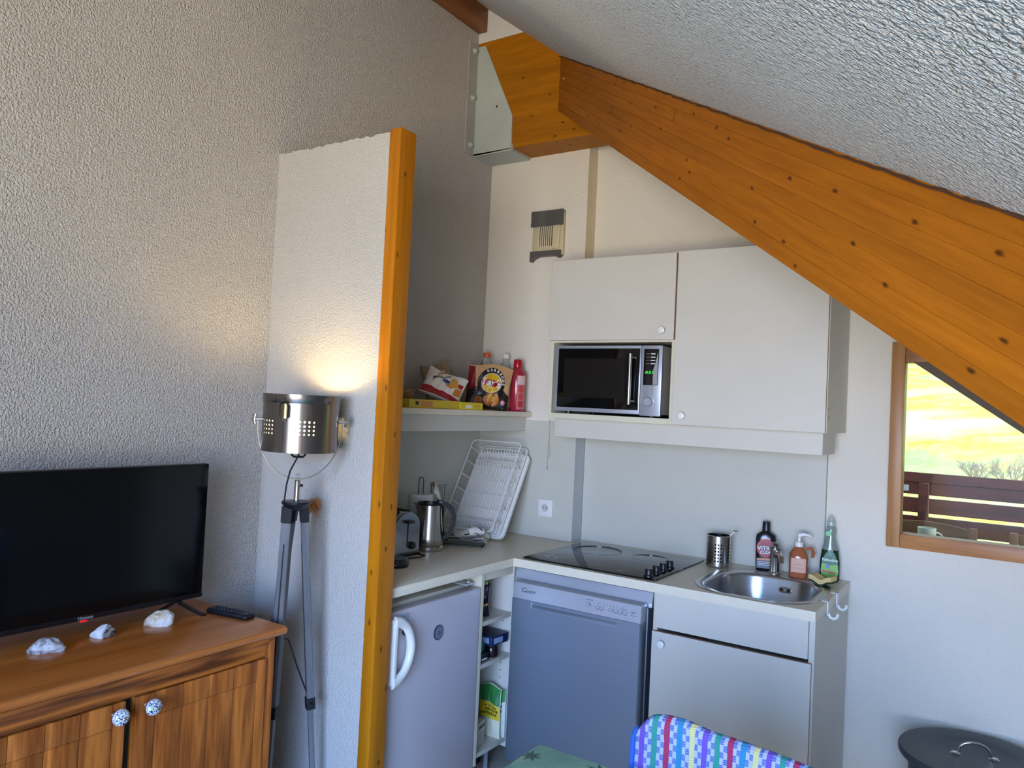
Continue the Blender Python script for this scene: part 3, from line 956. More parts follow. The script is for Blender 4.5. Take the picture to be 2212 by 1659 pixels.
# open shelf unit between fridge and dishwasher
su = thing('shelf_unit', 'narrow open white shelf unit between fridge and dishwasher', 'shelf', (0.0, -0.783, 0.0))
MB().box((0.06, 0, 0.10), (0.55, 0.017, 0.836)).build('side_panel', 'carcass', su)
MB().box((0.06, 0.226, 0.10), (0.55, 0.243, 0.836)).build('side_panel', 'laminate', su)
MB().box((0.06, 0.0175, 0.8), (0.545, 0.2255, 0.8355)).build('top_rail', 'carcass', su)
for z in (0.625, 0.461, 0.123):
    MB().box((0.06, 0.0175, z), (0.545, 0.2255, z + 0.017)).build('shelf', 'laminate', su)
MB().box((0.055, 0.0, 0.10), (0.06, 0.243, 0.836)).build('back_panel', 'carcass', su)
for z in (0.60, 0.545, 0.50, 0.43, 0.40, 0.37):
    MB().lathe([(0, 0.0006), (0.0025, 0.0006), (0.0025, 0)], (0.505, 0.2258, z), 8, 'y').build('peg_hole', 'dark', su)
MB().box((0.40, 0.01, 0), (0.42, 0.235, 0.10)).build('plinth', 'dark', su)
for y in (0.045, 0.20):
    MB().lathe([(0.015, 0), (0.015, 0.004), (0.010, 0.008), (0.010, 0.0995)], (0.47, y, 0), 12).build('foot', 'grey_plastic', su)

# fridge
fr = thing('fridge', 'small white fridge with oval handle beside the post', 'fridge', (0.0, -1.292, 0.0))
MB().box((0.04, 0.004, 0.03), (0.498, 0.502, 0.792), 0.003).build('body', 'fridge_top', fr)
fd = MB().box((0.503, 0.0, 0.06), (0.552, 0.505, 0.782), 0.006, 3).build('door', 'fridge', fr)
MB().box((0.4985, 0.006, 0.07), (0.503, 0.499, 0.775)).build('seal', 'grey_plastic', fr)
MB().box((0.06, 0.03, 0), (0.48, 0.47, 0.03)).build('base', 'dark', fr)
MB().box((0.46, 0.44, 0.7925), (0.53, 0.485, 0.800), 0.002).lathe([(0.008, 0.0), (0.008, 0.012), (0, 0.012)], (0.515, 0.47, 0.7925), 12).build('hinge', 'silver', fr)
# D-shaped handle
ring = []
hp = [(0.0 + 0.085 * math.sin(a), -0.098 * math.cos(a)) for a in [PI * i / 24 for i in range(25)]]
hm = MB()
secs = []
for i, (yy, zz) in enumerate(hp):
    t = abs(i - 12) / 12
    w_ = 0.0145 + 0.006 * t ** 3
    a = PI * i / 24
    ny, nz = math.sin(a), -math.cos(a)
    s_ = []
    for k in range(10):
        b_ = 2 * PI * k / 10
        s_.append((0.572 + 0.016 * math.sin(b_) * (1 - 0.25 * t), -0.002 + yy + ny * w_ * math.cos(b_), 0.658 + zz + nz * w_ * math.cos(b_)))
    secs.append(s_)
hm.loft(secs)
hm.loft([[(0.553 + 0.012 * f + 0.020 * f * math.sin(b_) * 0 + 0.018 * math.sin(b_), 0.004 + 0.016 * math.cos(b_), 0.658 + z) for b_ in [2 * PI * k / 10 for k in range(10)]] for z, f in [(-0.106, 0.3), (-0.09, 0.8), (-0.04, 0.6), (0.04, 0.6), (0.09, 0.8), (0.106, 0.3)]])
hm.build('handle', 'white_plastic', fd, label='white oval grip handle')
MB().box((0.552, 0.034, 0.722), (0.5535, 0.088, 0.768)).build('badge', plain('grey_badge', 'a4a7ab', 0.3, metal=0.3), fd)
MB().box((0.5534, 0.062, 0.7575), (0.5539, 0.082, 0.7595)).build('printed_line', 'grey_plastic', fd)
MB().prism([(0.058, 0.728), (0.066, 0.742), (0.074, 0.728), (0.078, 0.690), (0.066, 0.696), (0.056, 0.705)], 'x', 0.5536, 0.560).build('key_tag', 'black', fd)
mg_ = MB().lathe([(0.0, 0.003), (0.024, 0.003), (0.027, 0.002), (0.027, 0)], (0.5522, 0.253, 0.666), 28, 'x').build('round_magnet', plain('magnet_rim', '3a3d48', 0.4), fd)
MB().lathe([(0.0, 0.0006), (0.0215, 0.0006), (0.0215, 0)], (0.5552, 0.253, 0.666), 28, 'x').build('magnet_face', plain('magnet_face', '6d7080', 0.4), mg_)
for dz in (0.004, -0.002, -0.007):
    MB().box((0.5557, 0.243, 0.666 + dz), (0.5561, 0.263, 0.6675 + dz)).build('printed_line', 'dark', mg_)

# wall vent, outlet, pull cord
ve = thing('wall_vent', 'beige plastic air vent with grey tape above the wall cabinets', 'vent', (0.272, -0.0877, 2.19))
MB().box((0, -0.018, 0.01), (0.172, 0, 0.21), 0.003).build('housing', plain('vent_beige', 'c6b794', 0.5), ve)
vd = plain('vent_dark', '3a3430', 0.7)
MB().box((0.035, -0.0186, 0.055), (0.112, -0.0175, 0.15)).build('slot_recess', vd, ve)
for i in range(7):
    MB().box((0.037 + i * 0.011, -0.024, 0.03), (0.0425 + i * 0.011, -0.0183, 0.155), 0.001, 1).build('slat', plain('vent_slat', 'd3c6a6', 0.5), ve)
MB().box((0.115, -0.026, 0.04), (0.155, -0.0183, 0.16), 0.003).build('panel', plain('vent_panel', 'cbbc98', 0.5), ve)
tp = MB()
random.seed(2)
tp.grid(lambda u, v_: (-0.004 + 0.176 * u, -0.028 - 0.006 * math.sin(u * 9) * 0.3 - 0.003 * random.random(), 0.148 + 0.075 * v_), 14, 6)
tp.box((-0.003, -0.0255, 0.150), (0.170, -0.001, 0.222), 0.004)
tp.build('tape_wrap', plain('duct_tape', '6b6b68', 0.28, metal=0.45), ve, label='grey duct tape over the top of the vent')
pts = [(0.0, 0.03), (0.165, 0.03), (0.165, 0.004), (0.15, -0.004), (0.13, 0.006), (0.04, 0.006), (0.015, -0.004), (0.0, -0.018)]
MB().prism(pts, 'y', -0.034, -0.001).build('lower_flap', plain('vent_flap', '57514f', 0.45), ve, label='dark grey lower flap')

ot = thing('wall_outlet', 'white wall outlet on the backsplash beside the dish rack', 'outlet', (0.41, -0.0937, 1.01))
MB().box((-0.0385, -0.009, -0.0395), (0.0385, 0, 0.0395), 0.002).build('plate', 'white_plastic', ot)
MB().lathe([(0.0215, 0.0), (0.0215, 0.002), (0.0195, 0.002), (0.0185, -0.006)], (0, -0.009, 0), 28, 'y', cap=False).build('socket_rim', 'white_plastic', ot)
MB().lathe([(0.0185, 0.0005), (0.0, 0.0005)], (0, -0.009, 0), 24, 'y', cap=False).build('socket_face', plain('socket_shade', 'c4c1b6', 0.4), ot)
for dx in (-0.0085, 0.0085):
    MB().lathe([(0, 0.0012), (0.0028, 0.0012), (0.0028, 0)], (dx, -0.009, 0.0), 10, 'y').build('pin_hole', 'dark', ot)
MB().lathe([(0, 0.012), (0.002, 0.011), (0.0024, 0)], (0, -0.009, 0.009), 10, 'y').build('earth_pin', 'chrome', ot)

pc = thing('pull_cord', 'thin beige pull cord hanging beside the wall cabinet', 'cord', (0.412, -0.098, 1.19))
MB().tube([(0.0, 0, 0.235), (0.001, 0, 0.16), (-0.003, 0, 0.10), (-0.004, 0, 0.06), (0.004, 0, 0.055), (0.009, 0, 0.07), (0.006, 0, 0.10), (-0.001, 0, 0.15)], 0.0013, 6).build('cord_loop', 'cord', pc)
MB().tube([(-0.004, 0, 0.06), (-0.003, 0, 0.016)], 0.0013, 6).build('cord_tail', 'cord', pc)
MB().lathe([(0, 0.018), (0.003, 0.016), (0.0045, 0.0), (0, 0)], (-0.003, 0, 0), 12).build('cord_weight', 'cord', pc)

# ================================================================== SMALL KITCHEN THINGS
CR = math.radians(33.5)   # turn of things that face the camera side of the room
TOP = 0.8697              # left worktop surface
TOPR = 0.8707             # right worktop surface

# ---- kettle
kt = thing('kettle', 'brushed steel electric kettle with open lid and black handle', 'kettle', (0.222, -0.715, TOP), CR)
kt.scale = (1.1, 1.1, 1.02)
MB().lathe([(0.0, 0), (0.057, 0), (0.058, 0.004), (0.058, 0.016), (0.054, 0.020), (0.0, 0.020)], seg=36).build('base', 'steel', kt)
MB().lathe([(0.052, 0.0205), (0.055, 0.026), (0.055, 0.05), (0.047, 0.16), (0.045, 0.189), (0.043, 0.189), (0.043, 0.165), (0.0, 0.16)], seg=40).build('body', 'steel', kt)
MB().lathe([(0.0455, 0.181), (0.0465, 0.183), (0.0465, 0.1905), (0.042, 0.1905)], seg=36, cap=False).build('rim', 'black', kt)
MB().loft([[(-0.040, -0.016, 0.155), (-0.040, 0.016, 0.155), (-0.046, 0.010, 0.157), (-0.046, -0.010, 0.157)], [(-0.040, -0.018, 0.187), (-0.040, 0.018, 0.187), (-0.061, 0.008, 0.189), (-0.061, -0.008, 0.189)]]).build('spout', 'steel', kt)
hp = [(0.042, 0, 0.188), (0.062, 0, 0.184), (0.082, 0, 0.168), (0.091, 0, 0.140), (0.090, 0, 0.105), (0.082, 0, 0.078), (0.067, 0, 0.058), (0.050, 0, 0.047)]
MB().strip(hp, 0.021, 0.017, (0, 1, 0)).tube([(0.052, 0, 0.05), (0.048, 0, 0.10), (0.044, 0, 0.185)], [0.008, 0.006, 0.009], 8).build('handle', 'satin_black', kt, label='black D-shaped handle')
ld = MB().lathe([(0.0, 0.004), (0.030, 0.003), (0.041, -0.002), (0.043, -0.010), (0.036, -0.012), (0.0, -0.010)], seg=28)
ld.xf(Matrix.Translation((0.040, 0, 0.196)) @ Matrix.Rotation(math.radians(72), 4, 'Y') @ Matrix.Translation((-0.043, 0, 0.0)))
ld.build('lid', 'steel', kt, label='open hinged lid')
MB().box((0.028, -0.012, 0.184), (0.052, 0.012, 0.2), 0.003).build('hinge', 'black', kt)
for i_, (a_, w_k) in enumerate(((-0.62, 0.07), (-0.50, 0.05), (-0.40, 0.03), (-0.33, 0.05), (-0.24, 0.07), (-0.14, 0.05))):
    MB().grid(lambda u, v: (0.0553 * math.sin(a_ + w_k * u), -0.0553 * math.cos(a_ + w_k * u), 0.043 + 0.006 * v), 2, 1).build('print', plain('kettle_print_%d' % i_, '4a2c28', 0.5), kt, recalc=False)

# ---- toaster
ts = thing('toaster', 'chrome toaster half hidden by the post', 'toaster', (0.15, -0.905, TOP))


def tsec(x, s=1.0):
    pts = []
    for i in range(16):
        a = PI * i / 15
        pts.append((x, 0.074 * s * math.cos(a), 0.118 + 0.058 * s * math.sin(a)))
    return [(x, 0.074 * s, 0.02)] + pts + [(x, -0.074 * s, 0.02)]


MB().loft([tsec(-0.115), tsec(0.115)]).build('shell', 'chrome', ts)
MB().loft([tsec(0.1152, 0.99), tsec(0.121, 0.96)]).build('end_cap', plain('toaster_end', '9aa0a8', 0.22, metal=0.85), ts)
MB().box((-0.12, -0.078, 0.006), (0.124, 0.078, 0.0205), 0.005).build('base', 'black', ts)
for x in (-0.09, 0.09):
    for y in (-0.05, 0.05):
        MB().lathe([(0, 0), (0.012, 0), (0.012, 0.006)], (x, y, 0), 10).build('foot', 'rubber', ts)
MB().box((0.1205, -0.0025, 0.06), (0.1222, 0.0025, 0.135)).build('lever_slot', 'dark', ts)
MB().box((0.1215, -0.021, 0.133), (0.142, 0.021, 0.146), 0.005).build('lever', 'black', ts)
MB().lathe([(0, 0.016), (0.012, 0.016), (0.0145, 0.012), (0.0145, 0)], (0.1212, 0.022, 0.045), 18, 'x').build('dial', 'black', ts)
for s in (-0.03, 0.03):
    MB().box((-0.09, s - 0.013, 0.168), (0.09, s + 0.013, 0.1785)).build('bread_slot', 'dark', ts)
MB().tube([(0.06, 0.05, 0.003), (0.10, 0.082, 0.003), (0.155, 0.07, 0.003), (0.165, 0.02, 0.003), (0.13, -0.06, 0.003)], 0.003, 6).build('power_cord', 'rubber', ts)

# ---- small round speaker puck
pk = thing('black_puck', 'small round black puck in front of the toaster', 'gadget', (0.352, -1.052, TOP))
MB().lathe([(0.0, 0), (0.042, 0), (0.044, 0.004), (0.043, 0.026), (0.039, 0.032), (0.0, 0.032)], seg=32).build('body', 'black', pk)
MB().lathe([(0.036, 0.032), (0.036, 0.0335), (0.031, 0.0335), (0.031, 0.032)], seg=32, cap=False).build('top_ring', 'grey_plastic', pk)
MB().box((0.018, -0.0425, 0.010), (0.030, -0.0335, 0.014)).build('print', 'grey_plastic', pk)

# ---- paper towel roll
pr = thing('paper_towel_roll', 'white paper towel roll on a wire holder behind the kettle', 'paper towels', (0.105, -0.64, TOP), CR)
MB().lathe([(0.0, 0), (0.065, 0), (0.065, 0.006), (0.0, 0.006)], seg=30).build('foot_plate', 'dark_metal', pr)
MB().lathe([(0.018, 0.0065), (0.053, 0.0065), (0.054, 0.012), (0.054, 0.205), (0.053, 0.212), (0.018, 0.212), (0.018, 0.0065)], seg=40).build('roll', 'paper', pr)
lp = [(-0.010, 0, 0.007), (-0.010, 0, 0.270)] + [(-0.010 * math.cos(a), 0, 0.272 + 0.011 * math.sin(a)) for a in [PI * i / 8 for i in range(1, 8)]] + [(0.010, 0, 0.270), (0.010, 0, 0.007)]
MB().tube(lp, 0.0022, 6).build('wire_handle', 'dark_metal', pr)

gl = thing('tall_glass', 'tall thin clear glass standing behind the kettle lid', 'glass', (0.085, -0.50, TOP))
MB().lathe([(0.0, 0.002), (0.026, 0.002), (0.029, 0.02), (0.032, 0.235), (0.035, 0.25), (0.034, 0.25), (0.030, 0.235), (0.027, 0.02), (0.0, 0.006)], seg=24).build('vessel', 'clear', gl)
MB().lathe([(0.0353, 0.2485), (0.0353, 0.2515), (0.0335, 0.2515), (0.0335, 0.2485), (0.0353, 0.2485)], seg=24).build('rim', plain('glass_rim', 'c9c7bd', 0.1), gl)

# ---- dish rack: tray and wire basket leaning on the wall
rk = bpy.data.objects.new('dish_rack', None)
COL.objects.link(rk)
tag(rk, 'white dish rack and drip tray leaning against the wall', 'dish rack')
u_ = Vector((1, 0.03, 0)).normalized()
v_ = Vector((0, 0.232, 0.395))
v_ = (v_ - u_ * v_.dot(u_)).normalized()
n_ = u_.cross(v_)
mw = Matrix.Identity(4)
for i in range(3):
    mw[i][0], mw[i][1], mw[i][2] = u_[i], v_[i], n_[i]
mw.translation = Vector((0.195, -0.338, TOP + 0.006))
rk.matrix_world = mw
TW, TH = 0.145, 0.43
MB().loft([rrect(0, TH / 2, TW, TH / 2, 0.03, 0.0, 6), rrect(0, TH / 2, TW, TH / 2, 0.03, 0.012, 6), rrect(0, TH / 2, TW - 0.008, TH / 2 - 0.008, 0.025, 0.013, 6), rrect(0, TH / 2, TW - 0.012, TH / 2 - 0.012, 0.022, 0.004, 6)]).build('tray', 'white_plastic', rk)
wt = 0.0021


def loopr(hx, y0, y1, z, r=0.022, k=5):
    return [(p[0], p[1], p[2]) for p in rrect(0, (y0 + y1) / 2, hx, (y1 - y0) / 2, r, z, k)]


fm = MB()
fm.tube(loopr(0.128, 0.01, 0.455, 0.022), 0.0028, 6, closed=True)
fm.tube([(p[0] - 0.012, p[1], p[2]) for p in loopr(0.136, 0.0, 0.45, 0.085)], 0.003, 6, closed=True)
fm.build('rim_frame', 'white_wire', rk)
gw = MB()
for i in range(17):
    x = -0.120 + i * 0.015
    gw.tube([(x, 0.012, 0.022), (x, 0.453, 0.022)], wt * 0.75, 4)
for y in (0.06, 0.13, 0.20, 0.27, 0.34, 0.41):
    gw.tube([(-0.148, y, 0.085), (-0.140, y, 0.06), (-0.128, y, 0.022), (0.128, y, 0.022), (0.122, y, 0.06), (0.124, y, 0.085)], wt, 4)
gw.build('base_wires', 'white_wire', rk, kind='stuff')
pg = MB()
for yb in (0.055, 0.36, 0.425):
    for i in range(15):
        x = -0.112 + i * 0.016
        pg.tube([(x, yb - 0.02, 0.022), (x + 0.004, yb - 0.006, 0.05), (x + 0.008, yb + 0.010, 0.05), (x + 0.008, yb + 0.022, 0.022)], wt * 0.8, 4)
    pg.tube([(-0.12, yb + 0.002, 0.05), (0.122, yb + 0.002, 0.05)], wt, 4)
pg.build('plate_prongs', 'white_wire', rk, kind='stuff')

# ---- tea towel over a dark trivet
m, nt, b = base('tea_towel_print')
vv = coords(nt, (1, 1, 1))
wv = N(nt, 'ShaderNodeTexWave', wave_type='BANDS', bands_direction='Y')
wv.inputs['Scale'].default_value = 14
wv.inputs['Distortion'].default_value = 2.5
nt.links.new(vv, wv.inputs['Vector'])
nz = noise(nt, vv, 26, 2)
mx = N(nt, 'ShaderNodeMath', operation='MULTIPLY')
nt.links.new(wv.outputs[1], mx.inputs[0])
nt.links.new(nz.outputs[0], mx.inputs[1])
nt.links.new(ramp(nt, mx.outputs[0], [(0.41, lin('e6ded2')), (0.44, lin('2a2a26'))]), b.inputs['Base Color'])
b.inputs['Roughness'].default_value = 0.9
tw = thing('tea_towel', 'folded white and black tea towel in front of the dish rack', 'towel', (0.238, -0.49, TOP), math.radians(31))


def cloth(off, sx, sy, dx=0, dy=0, ph=0.0):
    def f(a, c):
        x = (a - 0.5) * sx + dx + 0.006 * math.sin(9 * c + ph)
        y = (c - 0.5) * sy + dy + 0.006 * math.sin(7 * a + ph)
        edge = max(0.0, abs(a - 0.5) * 2 - 0.86) / 0.14
        z = off + 0.007 * math.sin(5.5 * a + 2 * c + ph) + 0.005 * math.sin(11 * c + 3 * a) - 0.012 * edge
        return (x, y, max(0.017, z))
    mb = MB()
    mb.grid(f, 26, 18)
    k = len(mb.v)
    mb.grid(lambda a, c: tuple(Vector(f(a, c)) - Vector((0, 0, 0.004))), 26, 18)
    return mb


cloth(0.032, 0.20, 0.16).build('lower_fold', m, tw, ang=80)
cloth(0.048, 0.17, 0.11, -0.012, -0.02, 1.3).build('upper_fold', m, tw, ang=80)
rl2 = MB()
rl2.tube([(0.02 + 0.012 * i, -0.035 + 0.008 * i, 0.056 + 0.004 * math.sin(i)) for i in range(6)], [0.014, 0.017, 0.018, 0.018, 0.017, 0.015], 12)
rl2.build('rolled_edge', m, tw)
tv_ = thing('trivet', 'dark wire trivet under the tea towel', 'trivet', (0.238, -0.49, TOP), math.radians(31))
MB().tube([(p[0], p[1], 0.008) for p in rrect(0, -0.01, 0.092, 0.075, 0.02, 0, 5)], 0.003, 6, closed=True).build('frame', 'rubber', tv_)
for sx in (-1, 1):
    for sy in (-1, 1):
        MB().lathe([(0, 0), (0.006, 0), (0.006, 0.008)], (sx * 0.085, -0.01 + sy * 0.068, 0), 10).build('foot', 'rubber', tv_)

# ---- cutlery drainer
cu = thing('cutlery_holder', 'perforated steel cutlery holder beside the hob', 'cutlery holder', (1.243, -0.115, TOPR), math.radians(18))


def holed_wall(mb, R, z0, z1, patches, hole=0.6, seg=96, th=0.0):
    """cylinder wall with real round holes; patches = list of (a0, a1, cols, zb, zt, rows) in radians"""
    def P(a, z):
        return (R * math.sin(a), -R * math.cos(a), z)
    zs = sorted({z0, z1} | {p[3] for p in patches} | {p[4] for p in patches})
    full = []
    for a, c in zip(zs[:-1], zs[1:]):
        act = sorted([p for p in patches if p[3] <= a + 1e-9 and p[4] >= c - 1e-9])
        cur = -PI
        spans = []
        for p in act:
            spans.append((cur, p[0]))
            cur = p[1]
        spans.append((cur, PI))
        for s0, s1 in spans:
            k = max(1, int((s1 - s0) / (2 * PI) * seg))
            for i in range(k):
                b0, b1 = s0 + (s1 - s0) * i / k, s0 + (s1 - s0) * (i + 1) / k
                mb.add([P(b0, a), P(b1, a), P(b1, c), P(b0, c)], [(0, 1, 2, 3)])
    for a0, a1, cols, zb, zt, rows in patches:
        for i in range(cols):
            for j in range(rows):
                ca = a0 + (a1 - a0) * (i + 0.5) / cols
                cz = zb + (zt - zb) * (j + 0.5) / rows
                ha, hz = (a1 - a0) / cols / 2, (zt - zb) / rows / 2
                rr = hole * min(ha * R, hz)
                out = [(1, 0), (1, 1), (0, 1), (-1, 1), (-1, 0), (-1, -1), (0, -1), (1, -1)]
                vs = [P(ca + ha * x, cz + hz * y) for x, y in out]
                vs += [P(ca + rr * math.cos(PI / 4 * k) / R, cz + rr * math.sin(PI / 4 * k)) for k in range(8)]
                mb.add(vs, [(k, (k + 1) % 8, (k + 1) % 8 + 8, k + 8) for k in range(8)])


cw = MB()
pt = []
for k in range(5):
    ca = -PI + 0.63 + k * 2 * PI / 5
    pt.append((ca - 0.36, ca + 0.36, 3, 0.020, 0.098, 6))
holed_wall(cw, 0.047, 0.004, 0.125, pt, 0.66)
cw.build('perforated_wall', 'steel', cu, recalc=True)
cw2 = MB()
holed_wall(cw2, 0.0458, 0.006, 0.124, pt, 0.66)
cw2.build('inner_shade_wall', 'dark_metal', cu)  # dark second wall paints in the shade inside the holder
MB().lathe([(0.0, 0.001), (0.046, 0.001), (0.0475, 0.004), (0.046, 0.006), (0.0, 0.006)], seg=36).build('bottom', 'steel', cu)
MB().tube([(0.0475 * math.cos(a), 0.0475 * math.sin(a), 0.125) for a in [2 * PI * i / 40 for i in range(40)]], 0.0018, 6, closed=True).build('rim', 'chrome', cu)
kn = thing('table_knife', 'single steel utensil leaning in the cutlery holder', 'cutlery', (1.255, -0.11, TOPR + 0.008), math.radians(18))
MB().strip([(-0.02, 0.0, 0.0), (0.012, 0.0, 0.09), (0.034, -0.002, 0.123), (0.052, -0.004, 0.14)], 0.010, 0.003, (0, 1, 0)).build('handle', 'steel', kn)
MB().lathe([(0, -0.002), (0.007, 0), (0.008, 0.004), (0, 0.006)], (0.052, -0.004, 0.138), 12).build('tip', 'chrome', kn)


# ---- bottles at the sink
def ell(hx, hy, z, p=2.6, n=28):
    r = []
    for k in range(n):
        a = 2 * PI * k / n
        c, s = math.cos(a), math.sin(a)
        r.append((hx * math.copysign(abs(c) ** (2 / p), c), hy * math.copysign(abs(s) ** (2 / p), s), z))
    return r


def flat_label(mb_poly, y, name, mat, parent):
    """flat printed shape on a face at local y, polygon in x/z"""
    n = len(mb_poly)
    return MB().add([(p[0], y, p[1]) for p in mb_poly], [tuple(range(n))]).build(name, mat, parent, recalc=False)


def disc(cx, cz, rx, rz, n=24, a0=0, a1=2 * PI):
    return [(cx + rx * math.cos(a0 + (a1 - a0) * i / n), cz + rz * math.sin(a0 + (a1 - a0) * i / n)) for i in range(n)]


bb = thing('cleaner_bottle', 'black cleaner bottle with red label behind the faucet', 'bottle', (1.414, -0.052, TOPR), math.radians(15))
blk = plain('black_bottle', '15131a', 0.22)
MB().loft([ell(0.032, 0.019, 0, 3.5), ell(0.036, 0.022, 0.004, 3.5), ell(0.037, 0.022, 0.03, 3.5), ell(0.039, 0.022, 0.125, 3.5), ell(0.036, 0.021, 0.142, 3), ell(0.022, 0.018, 0.152, 2.4), ell(0.015, 0.015, 0.158, 2)]).build('body', blk, bb)
MB().lathe([(0.0, 0.195), (0.0135, 0.195), (0.015, 0.192), (0.016, 0.159), (0, 0.158)], seg=24).build('cap', 'black', bb)
yl = -0.0226
flat_label([(-0.032, 0.012), (0.032, 0.012), (0.033, 0.042), (-0.033, 0.042)], yl, 'label_band', plain('label_grey', '5b6470', 0.4), bb)
flat_label([(-0.032, 0.043), (0.033, 0.043), (0.033, 0.054), (-0.033, 0.050)], yl, 'label_band', plain('label_orange', 'c98a5a', 0.4), bb)
flat_label(disc(0.0, 0.092, 0.034, 0.036), yl, 'label_swirl', plain('label_red', 'b3242e', 0.4), bb)
flat_label(disc(0.002, 0.099, 0.027, 0.022), yl - 0.0003, 'label_swirl', plain('label_red_dark', '8c1622', 0.4), bb)
nav = plain('label_navy', '1a2148', 0.4)
whp = plain('print_white', 'ece8e2', 0.5)
for s, x, z, sz in (('VITRO', 0.002, 0.091, 0.022), ('CLEAN', 0.006, 0.075, 0.017)):
    lettering(s, sz, nav, bb, (x + 0.0008, yl - 0.0005, z - 0.0006), (1, 0, 0.05), (0, 0, 1), bold=0.0016)
    lettering(s, sz, whp, bb, (x, yl - 0.0010, z), (1, 0, 0.05), (0, 0, 1), bold=0.0004)
for z in (0.024, 0.030, 0.036):
    flat_label([(-0.026, z), (0.024, z), (0.024, z + 0.0016), (-0.026, z + 0.0016)], yl - 0.0004, 'printed_line', whp, bb)

so = thing('soap_dispenser', 'amber orange soap pump bottle right of the faucet', 'bottle', (1.549, -0.085, TOPR), math.radians(13))
amb = plain('amber_soap', 'c9744a', 0.12, trans=0.35, spec=0.5)
MB().loft([ell(0.030, 0.030, 0.0, 3), ell(0.034, 0.034, 0.004, 3), ell(0.034, 0.034, 0.08, 3), ell(0.031, 0.031, 0.095, 2.6), ell(0.020, 0.020, 0.112, 2), ell(0.015, 0.015, 0.118, 2)]).build('body', amb, so)
MB().lathe([(0.016, 0.118), (0.016, 0.136), (0.006, 0.138), (0.006, 0.158), (0, 0.158)], seg=20).build('collar', 'white_plastic', so)
MB().tube([(-0.002, 0, 0.160), (0.014, 0, 0.166), (0.036, 0, 0.164), (0.042, 0, 0.158)], [0.009, 0.008, 0.005, 0.004], 10).build('nozzle', 'white_plastic', so)
MB().tube([(0.026, -0.01, 0.112), (0.045, -0.012, 0.118), (0.052, -0.012, 0.100), (0.050, -0.012, 0.082)], [0.006, 0.007, 0.007, 0.005], 8).build('grip_loop', amb, so)
lb = plain('soap_label', 'd19a7e', 0.45)
flat_label([(-0.027, 0.024), (0.027, 0.024), (0.027, 0.078), (-0.027, 0.078)], -0.0346, 'label', lb, so)
for z in (0.03, 0.046, 0.062, 0.070):
    flat_label([(-0.022, z), (0.02, z), (0.02, z + 0.0012), (-0.022, z + 0.0012)], -0.0349, 'printed_line', plain('soap_print', 'f0d8c8', 0.5), so)

gb = thing('dish_soap_bottle', 'green dish soap bottle at the right end of the worktop', 'bottle', (1.657, -0.052, TOPR), math.radians(11))
grn = plain('green_soap', '123c22', 0.1, trans=0.15)
MB().loft([ell(0.030, 0.019, 0.0, 2.8), ell(0.036, 0.022, 0.006, 2.8), ell(0.036, 0.023, 0.07, 2.6), ell(0.030, 0.021, 0.118, 2.4)]).build('body', grn, gb)
MB().loft([ell(0.030, 0.021, 0.1182, 2.4), ell(0.022, 0.018, 0.145, 2.2), ell(0.017, 0.015, 0.168, 2), ell(0.019, 0.016, 0.188, 2), ell(0.016, 0.015, 0.203, 2), ell(0.012, 0.012, 0.208, 2)]).build('clear_neck', plain('pale_clear_plastic', 'b9c9bf', 0.08, trans=0.6), gb)
MB().lathe([(0.012, 0.208), (0.014, 0.210), (0.014, 0.224), (0.009, 0.228), (0.006, 0.244), (0, 0.246)], seg=20).build('cap', plain('pale_cap', 'c2cfc8', 0.2, trans=0.3), gb)
MB().lathe([(0.0, 0.002), (0.010, 0.002), (0.011, 0)], (-0.008, -0.0165, 0.180), 18, 'y').build('green_tab', plain('bright_green', '1ea050', 0.3), gb, label='bright green round tab')
yl = -0.0236
lp_ = [(-0.028, 0.012), (0.026, 0.012), (0.031, 0.04), (0.026, 0.08), (0.016, 0.105), (0.0, 0.122), (-0.016, 0.105), (-0.028, 0.08), (-0.032, 0.04)]
flat_label(lp_, yl, 'label', plain('label_green_dark', '14583a', 0.35), gb)
flat_label([(-0.028, 0.014), (0.026, 0.014), (0.030, 0.04), (0.027, 0.066), (-0.002, 0.062), (-0.029, 0.068), (-0.031, 0.04)], yl - 0.0003, 'label_lower', plain('label_lime', '6fae3c', 0.35), gb)
flat_label([(-0.027, 0.036), (0.020, 0.030), (0.020, 0.036), (-0.027, 0.042)], yl - 0.0006, 'label_stripe', plain('label_magenta', 'c23a52', 0.4), gb)
flat_label(disc(-0.008, 0.057, 0.008, 0.008), yl - 0.0006, 'label_dot', plain('label_blue_dot', '5b7fb0', 0.4), gb)
lettering('Palmolive', 0.0145, plain('label_pale_print', 'cfe6d2', 0.4), gb, (-0.001, yl - 0.0009, 0.081), (1, 0, -0.03), (0, 0, 1), shear=0.15, bold=0.0004)
flat_label([(0.0, 0.116), (-0.007, 0.098), (0.007, 0.098)], yl - 0.0006, 'label_palm', plain('label_palm', '3f8f62', 0.4), gb)

sg = thing('sponge', 'yellow and green scouring sponge at the sink corner', 'sponge', (1.655, -0.165, TOPR + 0.004), math.radians(-12))


def spo(z0, z1):
    def top(a, c, z):
        x, y = (a - 0.5) * 0.084, (c - 0.5) * 0.055
        return (x, y, z + 0.055 * abs(a - 0.5) ** 1.6 * 0.5 + 0.004 * math.sin(9 * a))
    mb = MB()
    mb.loft([[top(0.02, 0, z0), top(0.02, 1, z0), top(0.0, 1, z1), top(0.0, 0, z1)]] + [[top(i / 12, 0, z0), top(i / 12, 1, z0), top(i / 12, 1, z1), top(i / 12, 0, z1)] for i in range(1, 13)])
    return mb


spo(0.0, 0.007).build('scouring_pad', plain('dark_green_pad', '2c3d22', 0.95, bs=0.6, bscale=500), sg)
spo(0.0072, 0.024).build('foam', plain('yellow_foam', 'dfc484', 0.95, bs=0.6, bscale=400), sg)


